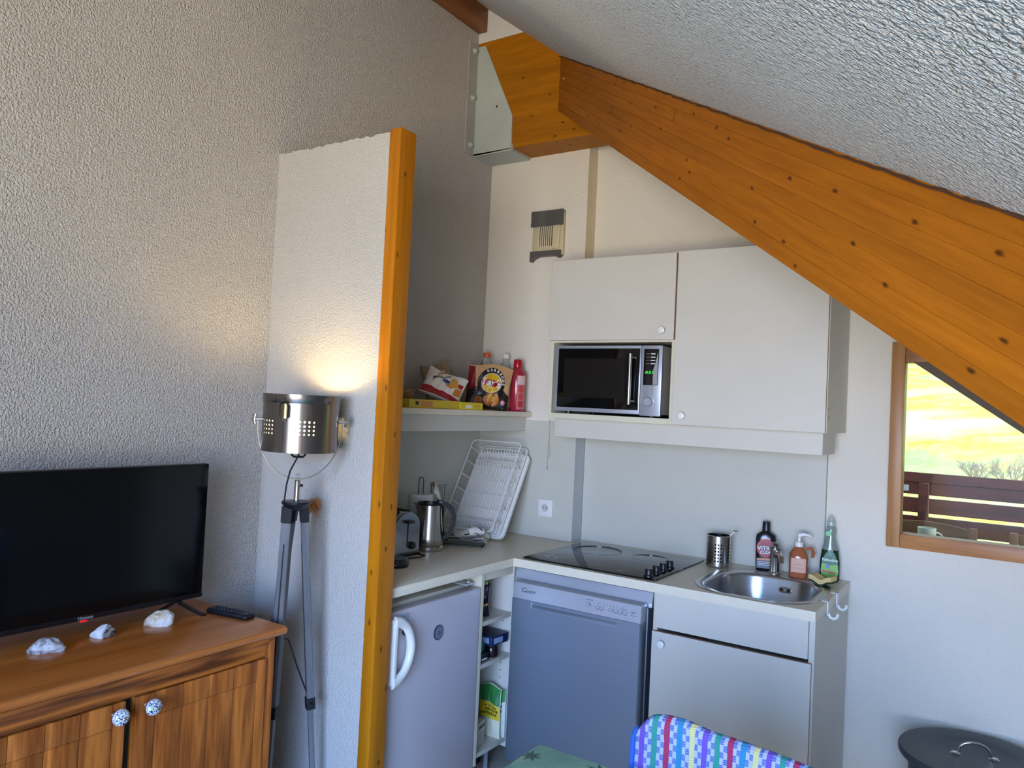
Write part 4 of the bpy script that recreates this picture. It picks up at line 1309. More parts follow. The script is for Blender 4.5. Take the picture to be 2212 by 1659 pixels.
# ---- bags and packets
def bag_shape(w, h, t, pinch=0.55, seed=0):
    rnd = random.Random(seed)
    ph = [rnd.uniform(0, 6) for _ in range(6)]

    def f(x, z, side):
        """x in -1..1, z in 0..1, side +1 front (-y) / -1 back"""
        px = w / 2 * x * (1 - 0.06 * math.sin(PI * z) ** 0.5)
        prof = max(0.0, 1 - abs(x) ** 2.6) ** 0.6 * max(0.0, math.sin(PI * min(1, max(0, (0.03 + 0.94 * z))))) ** 0.55
        wr = 0.10 * t * math.sin(7 * x + ph[0] + 3 * z) * math.sin(9 * z + ph[1]) + 0.06 * t * math.sin(17 * x + ph[2] - 8 * z)
        return (px, -side * (t / 2 * prof + wr * prof), h * z + 0.008 * math.sin(3 * x + ph[3]) * z)
    return f


def bag(name, label, loc, rotz, w, h, t, mat, tilt=(0, 0), seed=0, group=None):
    root = bpy.data.objects.new(name, None)
    COL.objects.link(root)
    tag(root, label, 'snack bag', group)
    root.location = loc
    root.rotation_euler = (tilt[0], tilt[1], rotz)
    f = bag_shape(w, h, t, seed=seed)
    mb = MB()
    for side in (1, -1):
        mb.grid(lambda u, v: f(2 * u - 1, v, side), 22, 22)
    mb.build('pouch', mat, root, ang=80)
    return root, f


def decal(f, poly, mat, root, name, off=0.0012, res=None):
    """print on the bag front; polygon in normalised bag coords (x -1..1, z 0..1), fanned and mapped onto the surface"""
    def S(x, z):
        p = f(x, z, 1)
        return (p[0], p[1] - off - 0.0012, p[2])
    cx = sum(p[0] for p in poly) / len(poly)
    cz = sum(p[1] for p in poly) / len(poly)
    n = len(poly)
    R = 9
    vs = [S(cx, cz)]
    for r in range(1, R + 1):
        for p in poly:
            vs.append(S(cx + (p[0] - cx) * r / R, cz + (p[1] - cz) * r / R))
    fs = [(0, 1 + k, 1 + (k + 1) % n) for k in range(n)]
    for r in range(R - 1):
        for k in range(n):
            fs.append((1 + r * n + k, 1 + r * n + (k + 1) % n, 1 + (r + 1) * n + (k + 1) % n, 1 + (r + 1) * n + k))
    return MB().add(vs, fs).build(name, mat, root, recalc=False)


def dense(poly, k=9):
    k = max(k, 8)
    out = []
    for i in range(len(poly)):
        a, c = poly[i], poly[(i + 1) % len(poly)]
        out += [(a[0] + (c[0] - a[0]) * t / k, a[1] + (c[1] - a[1]) * t / k) for t in range(k)]
    return out


def btext(f, s, size, mat, root, x0, z0, w, h, off=0.0042, shear=0.0, bold=0.0, rot=0.0, sx=1.0):
    def fn(u, v):
        u, v = u * math.cos(rot) - v * math.sin(rot), u * math.sin(rot) + v * math.cos(rot)
        p = f(x0 + u * 2 / w, z0 + v / h, 1)
        return (p[0], p[1] - off, p[2])
    lettering(s, size, mat, root, None, None, None, shear=shear, bold=bold, fn=fn, sx=sx)


SHZ = 1.4538
PM = {k: plain('print_' + k, c, 0.4) for k, c in dict(kraft='c99c6e', black='1d1715', red='a81c22', yellow='e0b31e', white='eee6da', orange='cc7a2c', gold='d99a3c', darkred='7d1018', blue='27427e', pink='d87a8c', brown='9a5620').items()}
w_, h_, t_ = 0.212, 0.208, 0.06
rt, f = bag('chips_bag', 'brown and black bag of potato chips with a round red and yellow logo', (0.192, -0.312, SHZ), math.radians(37), w_, h_, t_, PM['kraft'], (math.radians(-4), math.radians(5)), 4)
decal(f, dense([(-0.97, 0.02), (0.97, 0.02), (0.97, 0.36), (0.6, 0.50), (0.2, 0.44), (-0.4, 0.52), (-0.97, 0.46)]), PM['black'], rt, 'dark_panel', 0.0012)
decal(f, dense([(-0.99, 0.40), (-0.62, 0.46), (-0.70, 0.97), (-0.99, 0.98)]), PM['darkred'], rt, 'side_panel', 0.0014)
decal(f, disc(0.09, 0.60, 0.64, 0.315, 32), PM['black'], rt, 'logo_shadow', 0.002)
decal(f, disc(0.10, 0.585, 0.47, 0.215, 32), PM['white'], rt, 'logo_edge', 0.0026)
decal(f, disc(0.10, 0.585, 0.445, 0.2, 32), PM['yellow'], rt, 'logo_sun', 0.0032)
decal(f, dense([(-0.35, 0.66), (0.0, 0.655), (0.3, 0.63), (0.55, 0.62), (0.54, 0.53), (0.2, 0.50), (-0.1, 0.53), (-0.35, 0.52)], 4), PM['red'], rt, 'logo_banner', 0.0038)
btext(f, "Lay's", 0.046, PM['white'], rt, 0.1, 0.585, w_, h_, 0.0062, shear=0.15, bold=0.0018, rot=-0.12)
for i_, ch in enumerate('BARBECUE'):
    a_ = math.radians(112 - i_ * 16)
    btext(f, ch, 0.017, PM['white'], rt, 0.09 + 0.56 * math.cos(a_), 0.595 + 0.268 * math.sin(a_), w_, h_, 0.0055, bold=0.0006, rot=a_ - PI / 2)
decal(f, disc(0.18, 0.235, 0.36, 0.155, 28), PM['orange'], rt, 'chip_picture', 0.0022)
decal(f, disc(0.15, 0.265, 0.22, 0.085, 22), PM['gold'], rt, 'chip_picture', 0.0028)
decal(f, disc(-0.42, 0.19, 0.22, 0.09, 22), PM['brown'], rt, 'chip_picture', 0.0024)
decal(f, disc(0.72, 0.20, 0.10, 0.05, 14), PM['pink'], rt, 'tomato_picture', 0.0024)

w2, h2, t2 = 0.185, 0.15, 0.05
rt, f = bag('cake_bag', 'white and red bag of small cakes leaning over the yellow box', (0.170, -0.634, SHZ + 0.043), math.radians(37), w2, h2, t2, PM['white'], (math.radians(-40), math.radians(20)), 9)
decal(f, dense([(-0.98, 0.02), (0.95, 0.02), (0.95, 0.15), (-0.98, 0.24)]), PM['red'], rt, 'red_border', 0.0014)
btext(f, 'Madeleines', 0.020, PM['black'], rt, -0.25, 0.68, w2, h2, 0.0042, shear=0.2, bold=0.0004, rot=0.55)
decal(f, dense([(-0.52, 0.80), (-0.46, 0.74), (-0.08, 0.94), (-0.14, 0.99)], 4), PM['orange'], rt, 'orange_bar', 0.0014)
decal(f, disc(0.02, 0.60, 0.20, 0.07, 18), PM['blue'], rt, 'blue_badge', 0.0018)
for x, z in ((0.42, 0.66), (0.28, 0.46), (0.5, 0.52)):
    decal(f, disc(x, z, 0.19, 0.10, 18), PM['gold'], rt, 'cake_picture', 0.0022)
decal(f, dense([(0.55, 0.22), (0.92, 0.22), (0.92, 0.50), (0.6, 0.42)], 4), PM['orange'], rt, 'offer_panel', 0.0016)
decal(f, dense([(0.60, 0.46), (0.92, 0.54), (0.92, 0.70), (0.66, 0.62)], 4), PM['red'], rt, 'offer_panel', 0.0018)

w3, h3, t3 = 0.13, 0.20, 0.06
rt, f = bag('snack_bag', 'crumpled grey beige bag behind the red and white bag', (0.10, -0.515, SHZ), math.radians(37), w3, h3, t3, plain('taupe_pouch', '8d7a60', 0.45, var=0.2, vs=25), (math.radians(-6), math.radians(-14)), 13)
decal(f, dense([(-0.6, 0.30), (0.8, 0.30), (0.7, 0.80), (-0.4, 0.84)]), plain('pale_window', 'bfae94', 0.4), rt, 'pale_panel', 0.0014)
decal(f, disc(-0.1, 0.80, 0.34, 0.10, 20), PM['black'], rt, 'seal_badge', 0.0022)

# yellow boxes
yb = plain('yellow_card', 'cdb02a', 0.5)
bx = thing('yellow_carton', 'long flat yellow carton at the shelf front', 'box', (0.262, -0.805, SHZ), math.radians(90))
MB().box((-0.155, -0.03, 0), (0.155, 0.03, 0.034), 0.001, 1).build('carton', yb, bx)
MB().box((-0.09, -0.0306, 0.006), (-0.01, -0.0302, 0.030)).build('printed_panel', PM['gold'], bx)
for z in (0.009, 0.016, 0.023):
    MB().box((-0.086, -0.031, z), (-0.014, -0.0305, z + 0.003)).build('printed_line', PM['brown'], bx)
for i in range(9):
    MB().box((-0.118 + i * 0.0022, -0.031, 0.012), (-0.1168 + i * 0.0022 + 0.0004 * (i % 3), -0.0305, 0.026)).build('barcode_bar', PM['black'], bx)
by = thing('yellow_carton', 'small bright yellow carton beside the long one', 'box', (0.27, -0.563, SHZ), math.radians(90))
MB().box((-0.078, -0.03, 0), (0.078, 0.03, 0.031), 0.001, 1).build('carton', plain('bright_yellow_card', 'dcc928', 0.5), by)
MB().box((-0.045, -0.0306, 0.006), (-0.005, -0.0302, 0.020)).build('printed_panel', PM['white'], by)
for z in (0.008, 0.014, 0.020):
    MB().box((0.012, -0.0306, z), (0.06, -0.0302, z + 0.002)).build('printed_line', PM['orange'], by)

# bottles
rb = thing('drink_bottle', 'pink red bottle with red cap at the shelf end', 'bottle', (0.262, -0.165, SHZ), math.radians(30))
pk_ = plain('pink_syrup', 'b23040', 0.14, trans=0.2)
MB().lathe([(0, 0), (0.037, 0), (0.040, 0.004), (0.040, 0.17), (0.036, 0.188), (0.022, 0.203), (0.017, 0.207), (0, 0.207)], seg=32).build('body', pk_, rb)
MB().lathe([(0, 0.245), (0.017, 0.245), (0.019, 0.242), (0.0205, 0.213), (0.0195, 0.2075), (0, 0.2075)], seg=28).build('cap', plain('red_cap', 'b00f22', 0.25), rb)


def wrap(R, a0, a1, z0, z1, name, mat, parent, off=0.0006):
    MB().grid(lambda u, v: ((R + off) * math.sin(a0 + (a1 - a0) * u), -(R + off) * math.cos(a0 + (a1 - a0) * u), z0 + (z1 - z0) * v), 12, 1).build(name, mat, parent, recalc=False)


wrap(0.040, 0.1, 1.2, 0.125, 0.168, 'label_top', plain('label_blush', 'e3b9b4', 0.4), rb)
wrap(0.040, 0.1, 1.2, 0.01, 0.123, 'label', plain('label_rose', 'c46c72', 0.4), rb)
for z, r in ((0.105, 0.018), (0.07, 0.016), (0.035, 0.018)):
    wrap(0.040, 0.25, 0.95, z - r * 0.8, z + r * 0.8, 'fruit_picture', plain('fruit_%d' % int(z * 1000), ['b8323e', 'c8484c', 'a8263a'][int(z * 100) % 3], 0.4), rb, 0.001)
wrap(0.040, -1.3, -0.75, 0.02, 0.15, 'label_back', plain('label_blush2', 'd79aa0', 0.4), rb)

ob = thing('water_bottle', 'clear bottle with orange cap behind the chips bag', 'bottle', (0.098, -0.19, SHZ))
MB().lathe([(0, 0), (0.038, 0), (0.040, 0.005), (0.040, 0.17), (0.034, 0.20), (0.020, 0.235), (0.015, 0.245), (0.015, 0.252), (0, 0.252)], seg=28).build('body', 'clear', ob)
MB().lathe([(0, 0.275), (0.0175, 0.275), (0.0185, 0.272), (0.0185, 0.2525), (0, 0.2525)], seg=24).build('cap', plain('orange_cap', 'd4562a', 0.35), ob)
wb_ = thing('slim_bottle', 'slim bottle with white cap and dark contents beside the red bottle', 'bottle', (0.172, -0.135, SHZ))
MB().lathe([(0, 0), (0.030, 0), (0.032, 0.004), (0.032, 0.165), (0, 0.165)], seg=28).build('contents', plain('dark_cola', '16131a', 0.15), wb_)
MB().lathe([(0.032, 0.1655), (0.031, 0.19), (0.018, 0.225), (0.0145, 0.235), (0.0145, 0.25), (0, 0.25)], seg=28).build('neck', 'clear', wb_)
MB().lathe([(0, 0.272), (0.0155, 0.272), (0.0165, 0.270), (0.0165, 0.2505), (0, 0.2505)], seg=24).build('cap', 'white_plastic', wb_)
wrap(0.032, -0.6, 1.3, 0.06, 0.115, 'label', plain('grey_label', '8b868c', 0.4), wb_)

bk = thing('wicker_basket', 'small wicker basket peeking out beside the post', 'basket', (0.15, -0.862, SHZ + 0.0))
wk = plain('wicker', '9a7c4e', 0.8, var=0.25, vs=80)
for i in range(7):
    z = 0.006 + i * 0.010
    R = 0.040 + 0.016 * i / 6
    MB().tube([(R * math.cos(a), R * math.sin(a), z + 0.003 * (i > 5) * math.sin(3 * a)) for a in [2 * PI * k / 28 for k in range(28)]], 0.0055, 6, closed=True).build('coil', wk, bk)
MB().lathe([(0, 0.001), (0.042, 0.001), (0.042, 0.006), (0, 0.006)], seg=24).build('bottom', wk, bk)

# ---- contents of the low shelf unit
cf = thing('foil_bag', 'dark glossy foil bag on the top shelf of the unit', 'bag', (0.485, -0.695, 0.6425), math.radians(33))
f = bag_shape(0.075, 0.13, 0.05, seed=3)
mb = MB()
for side in (1, -1):
    mb.grid(lambda u, v: f(2 * u - 1, v, side), 14, 14)
mb.build('pouch', plain('dark_foil', '16172a', 0.25, var=0.3, vs=60), cf, ang=80)
decal(f, dense([(-0.85, 0.34), (0.85, 0.36), (0.85, 0.44), (-0.85, 0.42)], 4), PM['gold'], cf, 'gold_band')
cc = thing('clip', 'yellow green clip on top of the dark foil bag', 'clip', (0.492, -0.690, 0.768), math.radians(33))
MB().box((-0.012, -0.008, 0), (0.018, 0.008, 0.006), 0.001, 1).box((-0.012, -0.008, 0.0065), (0.018, 0.008, 0.012), 0.001, 1).build('jaw', plain('lime_plastic', 'b7c43a', 0.4), cc)
jr = thing('jar', 'small dark round jar on the middle shelf under the blue box', 'jar', (0.512, -0.640, 0.4785))
MB().lathe([(0, 0), (0.024, 0), (0.026, 0.004), (0.026, 0.036), (0.023, 0.040), (0, 0.040)], seg=24).build('body', plain('dark_jar', '1b1113', 0.2), jr)
MB().lathe([(0, 0.052), (0.022, 0.052), (0.024, 0.050), (0.024, 0.0405), (0, 0.0405)], seg=24).build('lid', 'black', jr)
bbx = thing('blue_box', 'dark blue carton lying on the jar in the shelf unit', 'box', (0.478, -0.632, 0.5310), math.radians(-4))
MB().box((-0.045, -0.05, 0), (0.068, 0.055, 0.036), 0.001, 1).build('carton', plain('navy_card', '1c2c52', 0.4), bbx)
MB().box((0.0682, -0.035, 0.006), (0.0688, 0.02, 0.028)).build('front_panel', plain('pale_blue_card', '8fa2c2', 0.4), bbx)
MB().box((-0.03, -0.0506, 0.008), (0.055, -0.0502, 0.029)).build('side_panel', plain('pale_blue_card2', '8ea0bf', 0.4), bbx)
blb = thing('black_tin', 'flat black tin at the front of the middle shelf', 'tin', (0.490, -0.720, 0.4785))
MB().box((-0.04, -0.032, 0), (0.045, 0.032, 0.026), 0.003).build('body', 'black', blb)
MB().box((-0.041, -0.033, 0.0262), (0.046, 0.033, 0.031), 0.002).build('lid', plain('tin_lid', '2a2c33', 0.35), blb)
MB().box((0.0452, -0.018, 0.008), (0.0458, 0.018, 0.014)).build('printed_line', whp, blb)
tl = thing('teal_tin', 'small teal tin stacked on the flat black one', 'tin', (0.487, -0.722, 0.5100))
MB().loft([ell(0.030, 0.024, 0, 5), ell(0.031, 0.025, 0.003, 5), ell(0.031, 0.025, 0.026, 5)]).build('body', plain('teal_paint', '2f8f8a', 0.35), tl)
MB().loft([ell(0.0315, 0.0255, 0.0262, 5), ell(0.0315, 0.0255, 0.036, 5), ell(0.029, 0.023, 0.038, 5)]).build('lid', plain('teal_lid', '3a9d96', 0.35), tl)

gp = thing('food_pouch', 'green and yellow food pouch on the bottom shelf', 'pouch', (0.488, -0.594, 0.1405))
w4, h4 = 0.105, 0.205
f = bag_shape(w4, h4, 0.024, seed=6)
mb = MB()
for side in (1, -1):
    mb.grid(lambda u, v: f(2 * u - 1, v, side), 16, 16)
mb.build('pouch', plain('cream_pouch', 'd4d0b2', 0.4), gp, ang=80)
decal(f, dense([(-0.97, 0.70), (0.97, 0.64), (0.97, 0.99), (-0.97, 0.99)]), plain('pouch_green', '2f7a3a', 0.4), gp, 'green_panel')
decal(f, dense([(-0.97, 0.40), (0.97, 0.36), (0.97, 0.63), (-0.97, 0.69)]), plain('pouch_yellow', 'd8b51e', 0.4), gp, 'yellow_panel', 0.0016)
btext(f, 'de', 0.015, PM['black'], gp, 0.62, 0.60, w4, h4, 0.0045, shear=0.2, bold=0.0003)
random.seed(4)
for z0_, hh, x0_ in ((0.585, 0.03, -0.35), (0.505, 0.055, -0.2), (0.435, 0.05, -0.75)):
    x_ = x0_
    while x_ < (0.35 if hh < 0.04 else 0.8):
        ww = random.uniform(0.05, 0.10)
        decal(f, dense([(x_, z0_), (x_ + ww, z0_), (x_ + ww, z0_ + hh), (x_, z0_ + hh)], 2), PM['black'], gp, 'print_stroke', 0.0026)
        x_ += ww + 0.05
gp2 = thing('food_pouch', 'narrow green and white pouch behind the yellow pouch', 'pouch', (0.520, -0.570, 0.1405))
f = bag_shape(0.056, 0.195, 0.012, seed=8)
mb = MB()
for side in (1, -1):
    mb.grid(lambda u, v: f(2 * u - 1, v, side), 10, 14)
mb.build('pouch', plain('white_pouch', 'cfd3c4', 0.4), gp2, ang=80)
decal(f, dense([(-0.95, 0.74), (0.95, 0.72), (0.95, 0.99), (-0.95, 0.99)]), plain('pouch_green2', '3b8a48', 0.4), gp2, 'green_panel')
for z0_ in (0.52, 0.62):
    decal(f, dense([(-0.5, z0_), (0.5, z0_), (0.5, z0_ + 0.05), (-0.5, z0_ + 0.04)], 2), PM['black'], gp2, 'print_stroke', 0.002)
wbx = thing('white_box', 'small white and black carton on the bottom shelf', 'box', (0.478, -0.690, 0.1405), math.radians(12))
MB().box((-0.03, -0.032, 0), (0.035, 0.032, 0.092), 0.001, 1).build('carton', plain('white_card', 'cfc9bd', 0.5), wbx)
MB().box((0.0352, -0.026, 0.066), (0.0358, 0.026, 0.078)).build('black_panel', PM['black'], wbx)
for z in (0.02, 0.028, 0.036, 0.044, 0.052):
    MB().box((0.0352, -0.022, z), (0.0356, 0.022, z + 0.002)).build('printed_line', 'grey_plastic', wbx)
MB().box((-0.02, -0.0326, 0.01), (0.022, -0.0322, 0.07)).build('dark_picture', PM['black'], wbx)
MB().box((-0.004, -0.0331, 0.03), (0.018, -0.0327, 0.05)).build('red_picture', PM['darkred'], wbx)

# ================================================================== LIVING SIDE
# ---- pine sideboard under the television
sb = thing('sideboard', 'honey coloured pine sideboard under the television', 'sideboard', (0.006, -1.652, 0.0))
CT = 0.80                 # top surface
BD, BL = 0.44, 1.32       # front plane and length (runs towards -y)
# top board with a rounded nose
npf = [(0.0, CT - 0.026), (0.452, CT - 0.026), (0.461, CT - 0.021), (0.466, CT - 0.012), (0.463, CT - 0.004), (0.456, CT), (0.0, CT)]
MB().prism([(p[0], p[1]) for p in npf], 'y', 0.0, -BL - 0.03).build('top', 'pine_top', sb)
MB().box((0.01, -0.02, 0), (BD - 0.02, -0.038, CT - 0.0265)).build('side_panel', 'pine_z', sb)
MB().box((0.01, -BL + 0.018, 0), (BD - 0.02, -BL, CT - 0.0265)).build('side_panel', 'pine_z', sb)
MB().box((0.012, -BL + 0.018, 0.05), (0.02, -0.038, CT - 0.0265)).build('back_panel', 'pine_z', sb)
MB().box((0.02, -BL + 0.018, 0.06), (BD - 0.022, -0.038, 0.08)).build('bottom_panel', 'pine', sb)
MB().box((BD - 0.0195, -0.018, 0), (BD - 0.004, -0.052, CT - 0.0265), 0.002).build('stile', 'pine_z', sb)
MB().box((BD - 0.0195, -BL + 0.036, 0), (BD - 0.004, -BL, CT - 0.0265), 0.002).build('stile', 'pine_z', sb)
fz = [(BD - 0.0195, CT - 0.0265), (BD + 0.012, CT - 0.0265), (BD + 0.010, CT - 0.036), (BD + 0.002, CT - 0.046), (BD - 0.001, CT - 0.060), (BD - 0.002, CT - 0.082), (BD - 0.0195, CT - 0.082)]
MB().prism(fz, 'y', -0.053, -BL + 0.037).build('frieze', 'frieze', sb, label='curved frieze board with bold dark grain')
MB().box((BD - 0.045, -0.435, 0.08), (BD - 0.0215, -0.485, CT - 0.085)).build('centre_stile', 'dark', sb)
MB().box((BD - 0.04, -0.06, 0.02), (BD - 0.022, -BL + 0.04, 0.058)).build('plinth', 'pine', sb)


def sb_door(y0, y1, knob_y):
    """framed door of upright boards, right edge y0, left edge y1 (y1 < y0)"""
    z0, z1 = 0.07, CT - 0.085
    st = 0.052
    d = MB().box((BD - 0.021, y0, z0), (BD - 0.006, y1, z1)).build('door', 'pine_z', sb)
    MB().box((BD - 0.0055, y0, z0), (BD + 0.003, y0 - 0.030, z1), 0.0015).build('door_stile', 'pine_z', d)
    MB().box((BD - 0.0055, y1, z0), (BD + 0.003, y1 + st, z1), 0.0015).build('door_stile', 'pine_z', d)
    n = 4
    ya, yb = y0 - 0.0305, y1 + st + 0.0005
    for i in range(n):
        a = ya + (yb - ya) * i / n
        c = ya + (yb - ya) * (i + 1) / n
        MB().box((BD - 0.0055, a - 0.0006, z1 - 0.058), (BD + 0.0028, c + 0.0006, z1), 0.0012).build('door_rail', 'pine_z', d)
        MB().box((BD - 0.0055, a - 0.0006, z0), (BD + 0.0008, c + 0.0006, z1 - 0.0592), 0.0012).build('board', 'pine_z', d)
    k = MB().lathe([(0.004, 0.0), (0.006, 0.004), (0.006, 0.012), (0.010, 0.014), (0.0185, 0.016), (0.0205, 0.020), (0.0205, 0.024), (0.017, 0.031), (0.009, 0.035), (0.0, 0.0355)], (BD + 0.003, knob_y, 0.688), 28, 'x')
    ko = k.build('knob', M['delft'], d, label='white ceramic knob with blue scrollwork')
    MB().lathe([(0.0045, 0.0), (0.0045, 0.003), (0.002, 0.005), (0, 0.005)], (BD + 0.0383, knob_y, 0.688), 14, 'x').build('knob_screw', 'chrome', ko)
    MB().lathe([(0.012, 0.0), (0.011, 0.004), (0.007, 0.006), (0, 0.006)], (BD + 0.003, knob_y, 0.688), 18, 'x').build('knob_collar', 'chrome', ko)


m, nt, b = base('delft_ceramic')
v = coords(nt)
n1 = noise(nt, v, 95, 2)
wv = N(nt, 'ShaderNodeTexWave', wave_type='BANDS')
wv.inputs['Scale'].default_value = 70
wv.inputs['Distortion'].default_value = 14
wv.inputs['Detail'].default_value = 1.5
wv.inputs['Detail Scale'].default_value = 1.6
nt.links.new(v, wv.inputs['Vector'])
nt.links.new(ramp(nt, wv.outputs[1], [(0.28, lin('1d3564')), (0.42, lin('dfe6ee'))]), b.inputs['Base Color'])
b.inputs['Roughness'].default_value = 0.15
b.inputs['Coat Weight'].default_value = 0.5
M['delft'] = m
sb_door(-0.052, -0.446, -0.412)
sb_door(-0.472, -0.866, -0.496)
sb_door(-0.872, -1.266, -1.23)

# ---- television
tv = thing('television', 'black flat television standing on the sideboard', 'television', (0.146, -2.08, CT))
MB().box((-0.026, -0.364, 0.043), (0.0, 0.364, 0.455), 0.004).build('panel', 'black', tv)
MB().box((-0.062, -0.25, 0.06), (-0.0265, 0.25, 0.30), 0.012).build('rear_housing', 'black', tv)
MB().box((0.0002, -0.3595, 0.0565), (0.0012, 0.3595, 0.4515)).build('screen', 'screen', tv)
MB().box((0.0002, -0.364, 0.043), (0.0022, 0.364, 0.056), 0.001, 1).build('lower_bezel', plain('tv_bezel', '0b0c0f', 0.3), tv)
for s in (-1, 1):
    lg = MB()
    for e in (-1, 1):
        lg.strip([(-0.012, s * 0.288, 0.046), (-0.012 + e * 0.012, s * 0.290, 0.036), (-0.012 + e * 0.066, s * (0.292 + (0.035 if e > 0 else -0.005)), 0.005), (-0.012 + e * 0.074, s * (0.292 + (0.04 if e > 0 else -0.006)), 0.003)], 0.014, 0.006, (0, 1, 0.0))
    lg.build('leg', 'black', tv, label='splayed black foot')
lettering('Hisense', 0.013, plain('tv_logo', '8a8c90', 0.4), tv, (0.0024, 0.005, 0.0495), (0, 1, 0), (0, 0, 1), bold=0.0003)
MB().box((-0.004, -0.008, 0.0385), (0.0015, 0.012, 0.0425), 0.001, 1).build('status_light', emis('red_led', 'd01818', 1.2), tv, label='small red standby light')

# ---- remote control
rm = thing('remote_control', 'black remote control at the sideboard corner', 'remote', (0.258, -1.692, CT), math.radians(10))
MB().loft([rrect(0, 0, 0.080, 0.020, 0.012, 0.0, 6), rrect(0, 0, 0.083, 0.0225, 0.014, 0.005, 6), rrect(0, 0, 0.083, 0.0225, 0.014, 0.011, 6), rrect(0, 0, 0.078, 0.019, 0.012, 0.016, 6)]).build('body', 'black', rm)
rbm = plain('remote_key', '3c3f46', 0.5)
for i in range(9):
    for j in range(3):
        x, y = -0.064 + i * 0.0135, (j - 1) * 0.0115
        MB().box((x - 0.0038, y - 0.0035, 0.0158), (x + 0.0038, y + 0.0035, 0.0185), 0.001, 1).build('key', rbm if (i, j) != (0, 1) else plain('remote_red', '9a2a2a', 0.5), rm)
MB().lathe([(0.0, 0.0195), (0.007, 0.0195), (0.009, 0.018), (0.009, 0.0158)], (0.062, 0, 0), 16).build('navigation_pad', rbm, rm)


# ---- quartz stones
def stone(name, label, loc, s, rz, mat, seed):
    rnd = random.Random(seed)
    bm = bmesh.new()
    bmesh.ops.create_icosphere(bm, subdivisions=4, radius=1.0)
    from mathutils import noise as mn
    off = Vector((rnd.uniform(0, 50), rnd.uniform(0, 50), rnd.uniform(0, 50)))
    planes = [(Vector((rnd.uniform(-1, 1), rnd.uniform(-1, 1), rnd.uniform(-0.3, 1))).normalized(), rnd.uniform(0.62, 0.9)) for _ in range(14)]
    for v in bm.verts:
        p = v.co.copy()
        for n_p, d_p in planes:
            ex = p.dot(n_p) - d_p
            if ex > 0:
                p -= n_p * ex * 0.9
        p *= 1 + 0.16 * mn.noise(p * 2.2 + off) + 0.06 * mn.noise(p * 6 + off)
        p.z = max(p.z, -0.45) + 0.45
        v.co = Vector((p.x * s[0], p.y * s[1], p.z * s[2]))
    o = MB().addbm(bm).build(name, mat, loc=loc, ang=60)
    o.rotation_euler = (0, 0, rz)
    tag(o, label, 'stone', 'stones on the sideboard')


def stone_mat(name, c1, c2, c3, sc):
    m, nt, b = base(name)
    v = coords(nt)
    n1 = noise(nt, v, sc, 5, 0.7)
    nt.links.new(ramp(nt, n1.outputs[0], [(0.36, lin(c3)), (0.45, lin(c2)), (0.56, lin(c1))]), b.inputs['Base Color'])
    b.inputs['Roughness'].default_value = 0.45
    b.inputs['Subsurface Weight'].default_value = 0.15
    b.inputs['Subsurface Radius'].default_value = (0.01, 0.01, 0.01)
    bump(nt, b, noise(nt, v, 160, 4, 0.7).outputs[0], 0.7, 0.002)
    return m


m2, nt, b = base('two_tone_stone')
v = coords(nt)
sx_ = N(nt, 'ShaderNodeSeparateXYZ')
nt.links.new(v, sx_.inputs[0])
nn = noise(nt, v, 60, 4)
ad = N(nt, 'ShaderNodeMath', operation='MULTIPLY_ADD')
nt.links.new(nn.outputs[0], ad.inputs[0])
ad.inputs[1].default_value = 0.02
nt.links.new(sx_.outputs[0], ad.inputs[2])
dk = ramp(nt, noise(nt, v, 90, 4).outputs[0], [(0.42, lin('2b2a2c')), (0.6, lin('8a8076'))])
nt.links.new(mixc(nt, ramp(nt, ad.outputs[0], [(0.014, (0, 0, 0, 1)), (0.018, (1, 1, 1, 1))]), lin('dfe2e6'), dk), b.inputs['Base Color'])
b.inputs['Roughness'].default_value = 0.5
bump(nt, b, nn.outputs[0], 0.6, 0.002)
stone('quartz_stone', 'long grey flecked quartz stone, leftmost on the sideboard', (0.205, -2.198, CT), (0.047, 0.026, 0.026), math.radians(48), stone_mat('quartz_grey', 'cfd0d2', 'a5a8aa', '5a5a56', 45), 3)
stone('quartz_stone', 'small stone half white and half black on the sideboard', (0.19, -2.045, CT), (0.037, 0.022, 0.024), math.radians(40), m2, 8)
stone('quartz_stone', 'white and tan stone nearest the television foot', (0.198, -1.888, CT), (0.042, 0.028, 0.033), math.radians(40), stone_mat('quartz_tan', 'e0ddd6', 'cdbfa2', 'b09a74', 28), 14)

# ---- tripod floor lamp
LX, LY = 0.365, -1.552
LR = math.atan2(0.551, 0.833) + math.radians(15.4)     # lamp's own x runs along its yoke
lm = thing('floor_lamp', 'studio style tripod floor lamp with brushed steel shade', 'lamp', (LX, LY, 0.0), LR)
SR, S0, S1 = 0.1165, 1.306, 1.481
shd = MB()


def patch(deg):
    return (math.radians(deg - 14), math.radians(deg + 14), 4, 1.3565, 1.4065, 4)


holed_wall(shd, SR, S0, S1, sorted([patch(-56), patch(9), patch(125), patch(172 - 14)]), 0.46, 120)
lin_ = MB()
holed_wall(lin_, SR - 0.0016, S0, S1, sorted([patch(-56), patch(9), patch(125), patch(172 - 14)]), 0.46, 120)
shade = shd.build('shade', 'shade_steel', lm, ang=60, label='drum shade of dark brushed steel with dot perforations')
MB().lathe([(SR + 0.0015, 1.456), (SR + 0.0022, 1.457), (SR + 0.0022, 1.483), (SR - 0.001, 1.483), (SR - 0.001, 1.4815)], seg=64, cap=False).build('rim_band', 'shade_steel', shade)
lin_.build('added_liner', 'white_plastic', shade, ang=60)  # white lining added to brighten the view through the perforations
MB().lathe([(0.0, 1.308), (SR - 0.001, 1.308), (SR - 0.001, 1.3095), (0.0, 1.3095)], seg=48).build('base_disc', 'shade_steel', shade)
la = math.radians(-24)


def on_shade(a, r, z):
    return (r * math.sin(a), -r * math.cos(a), z)


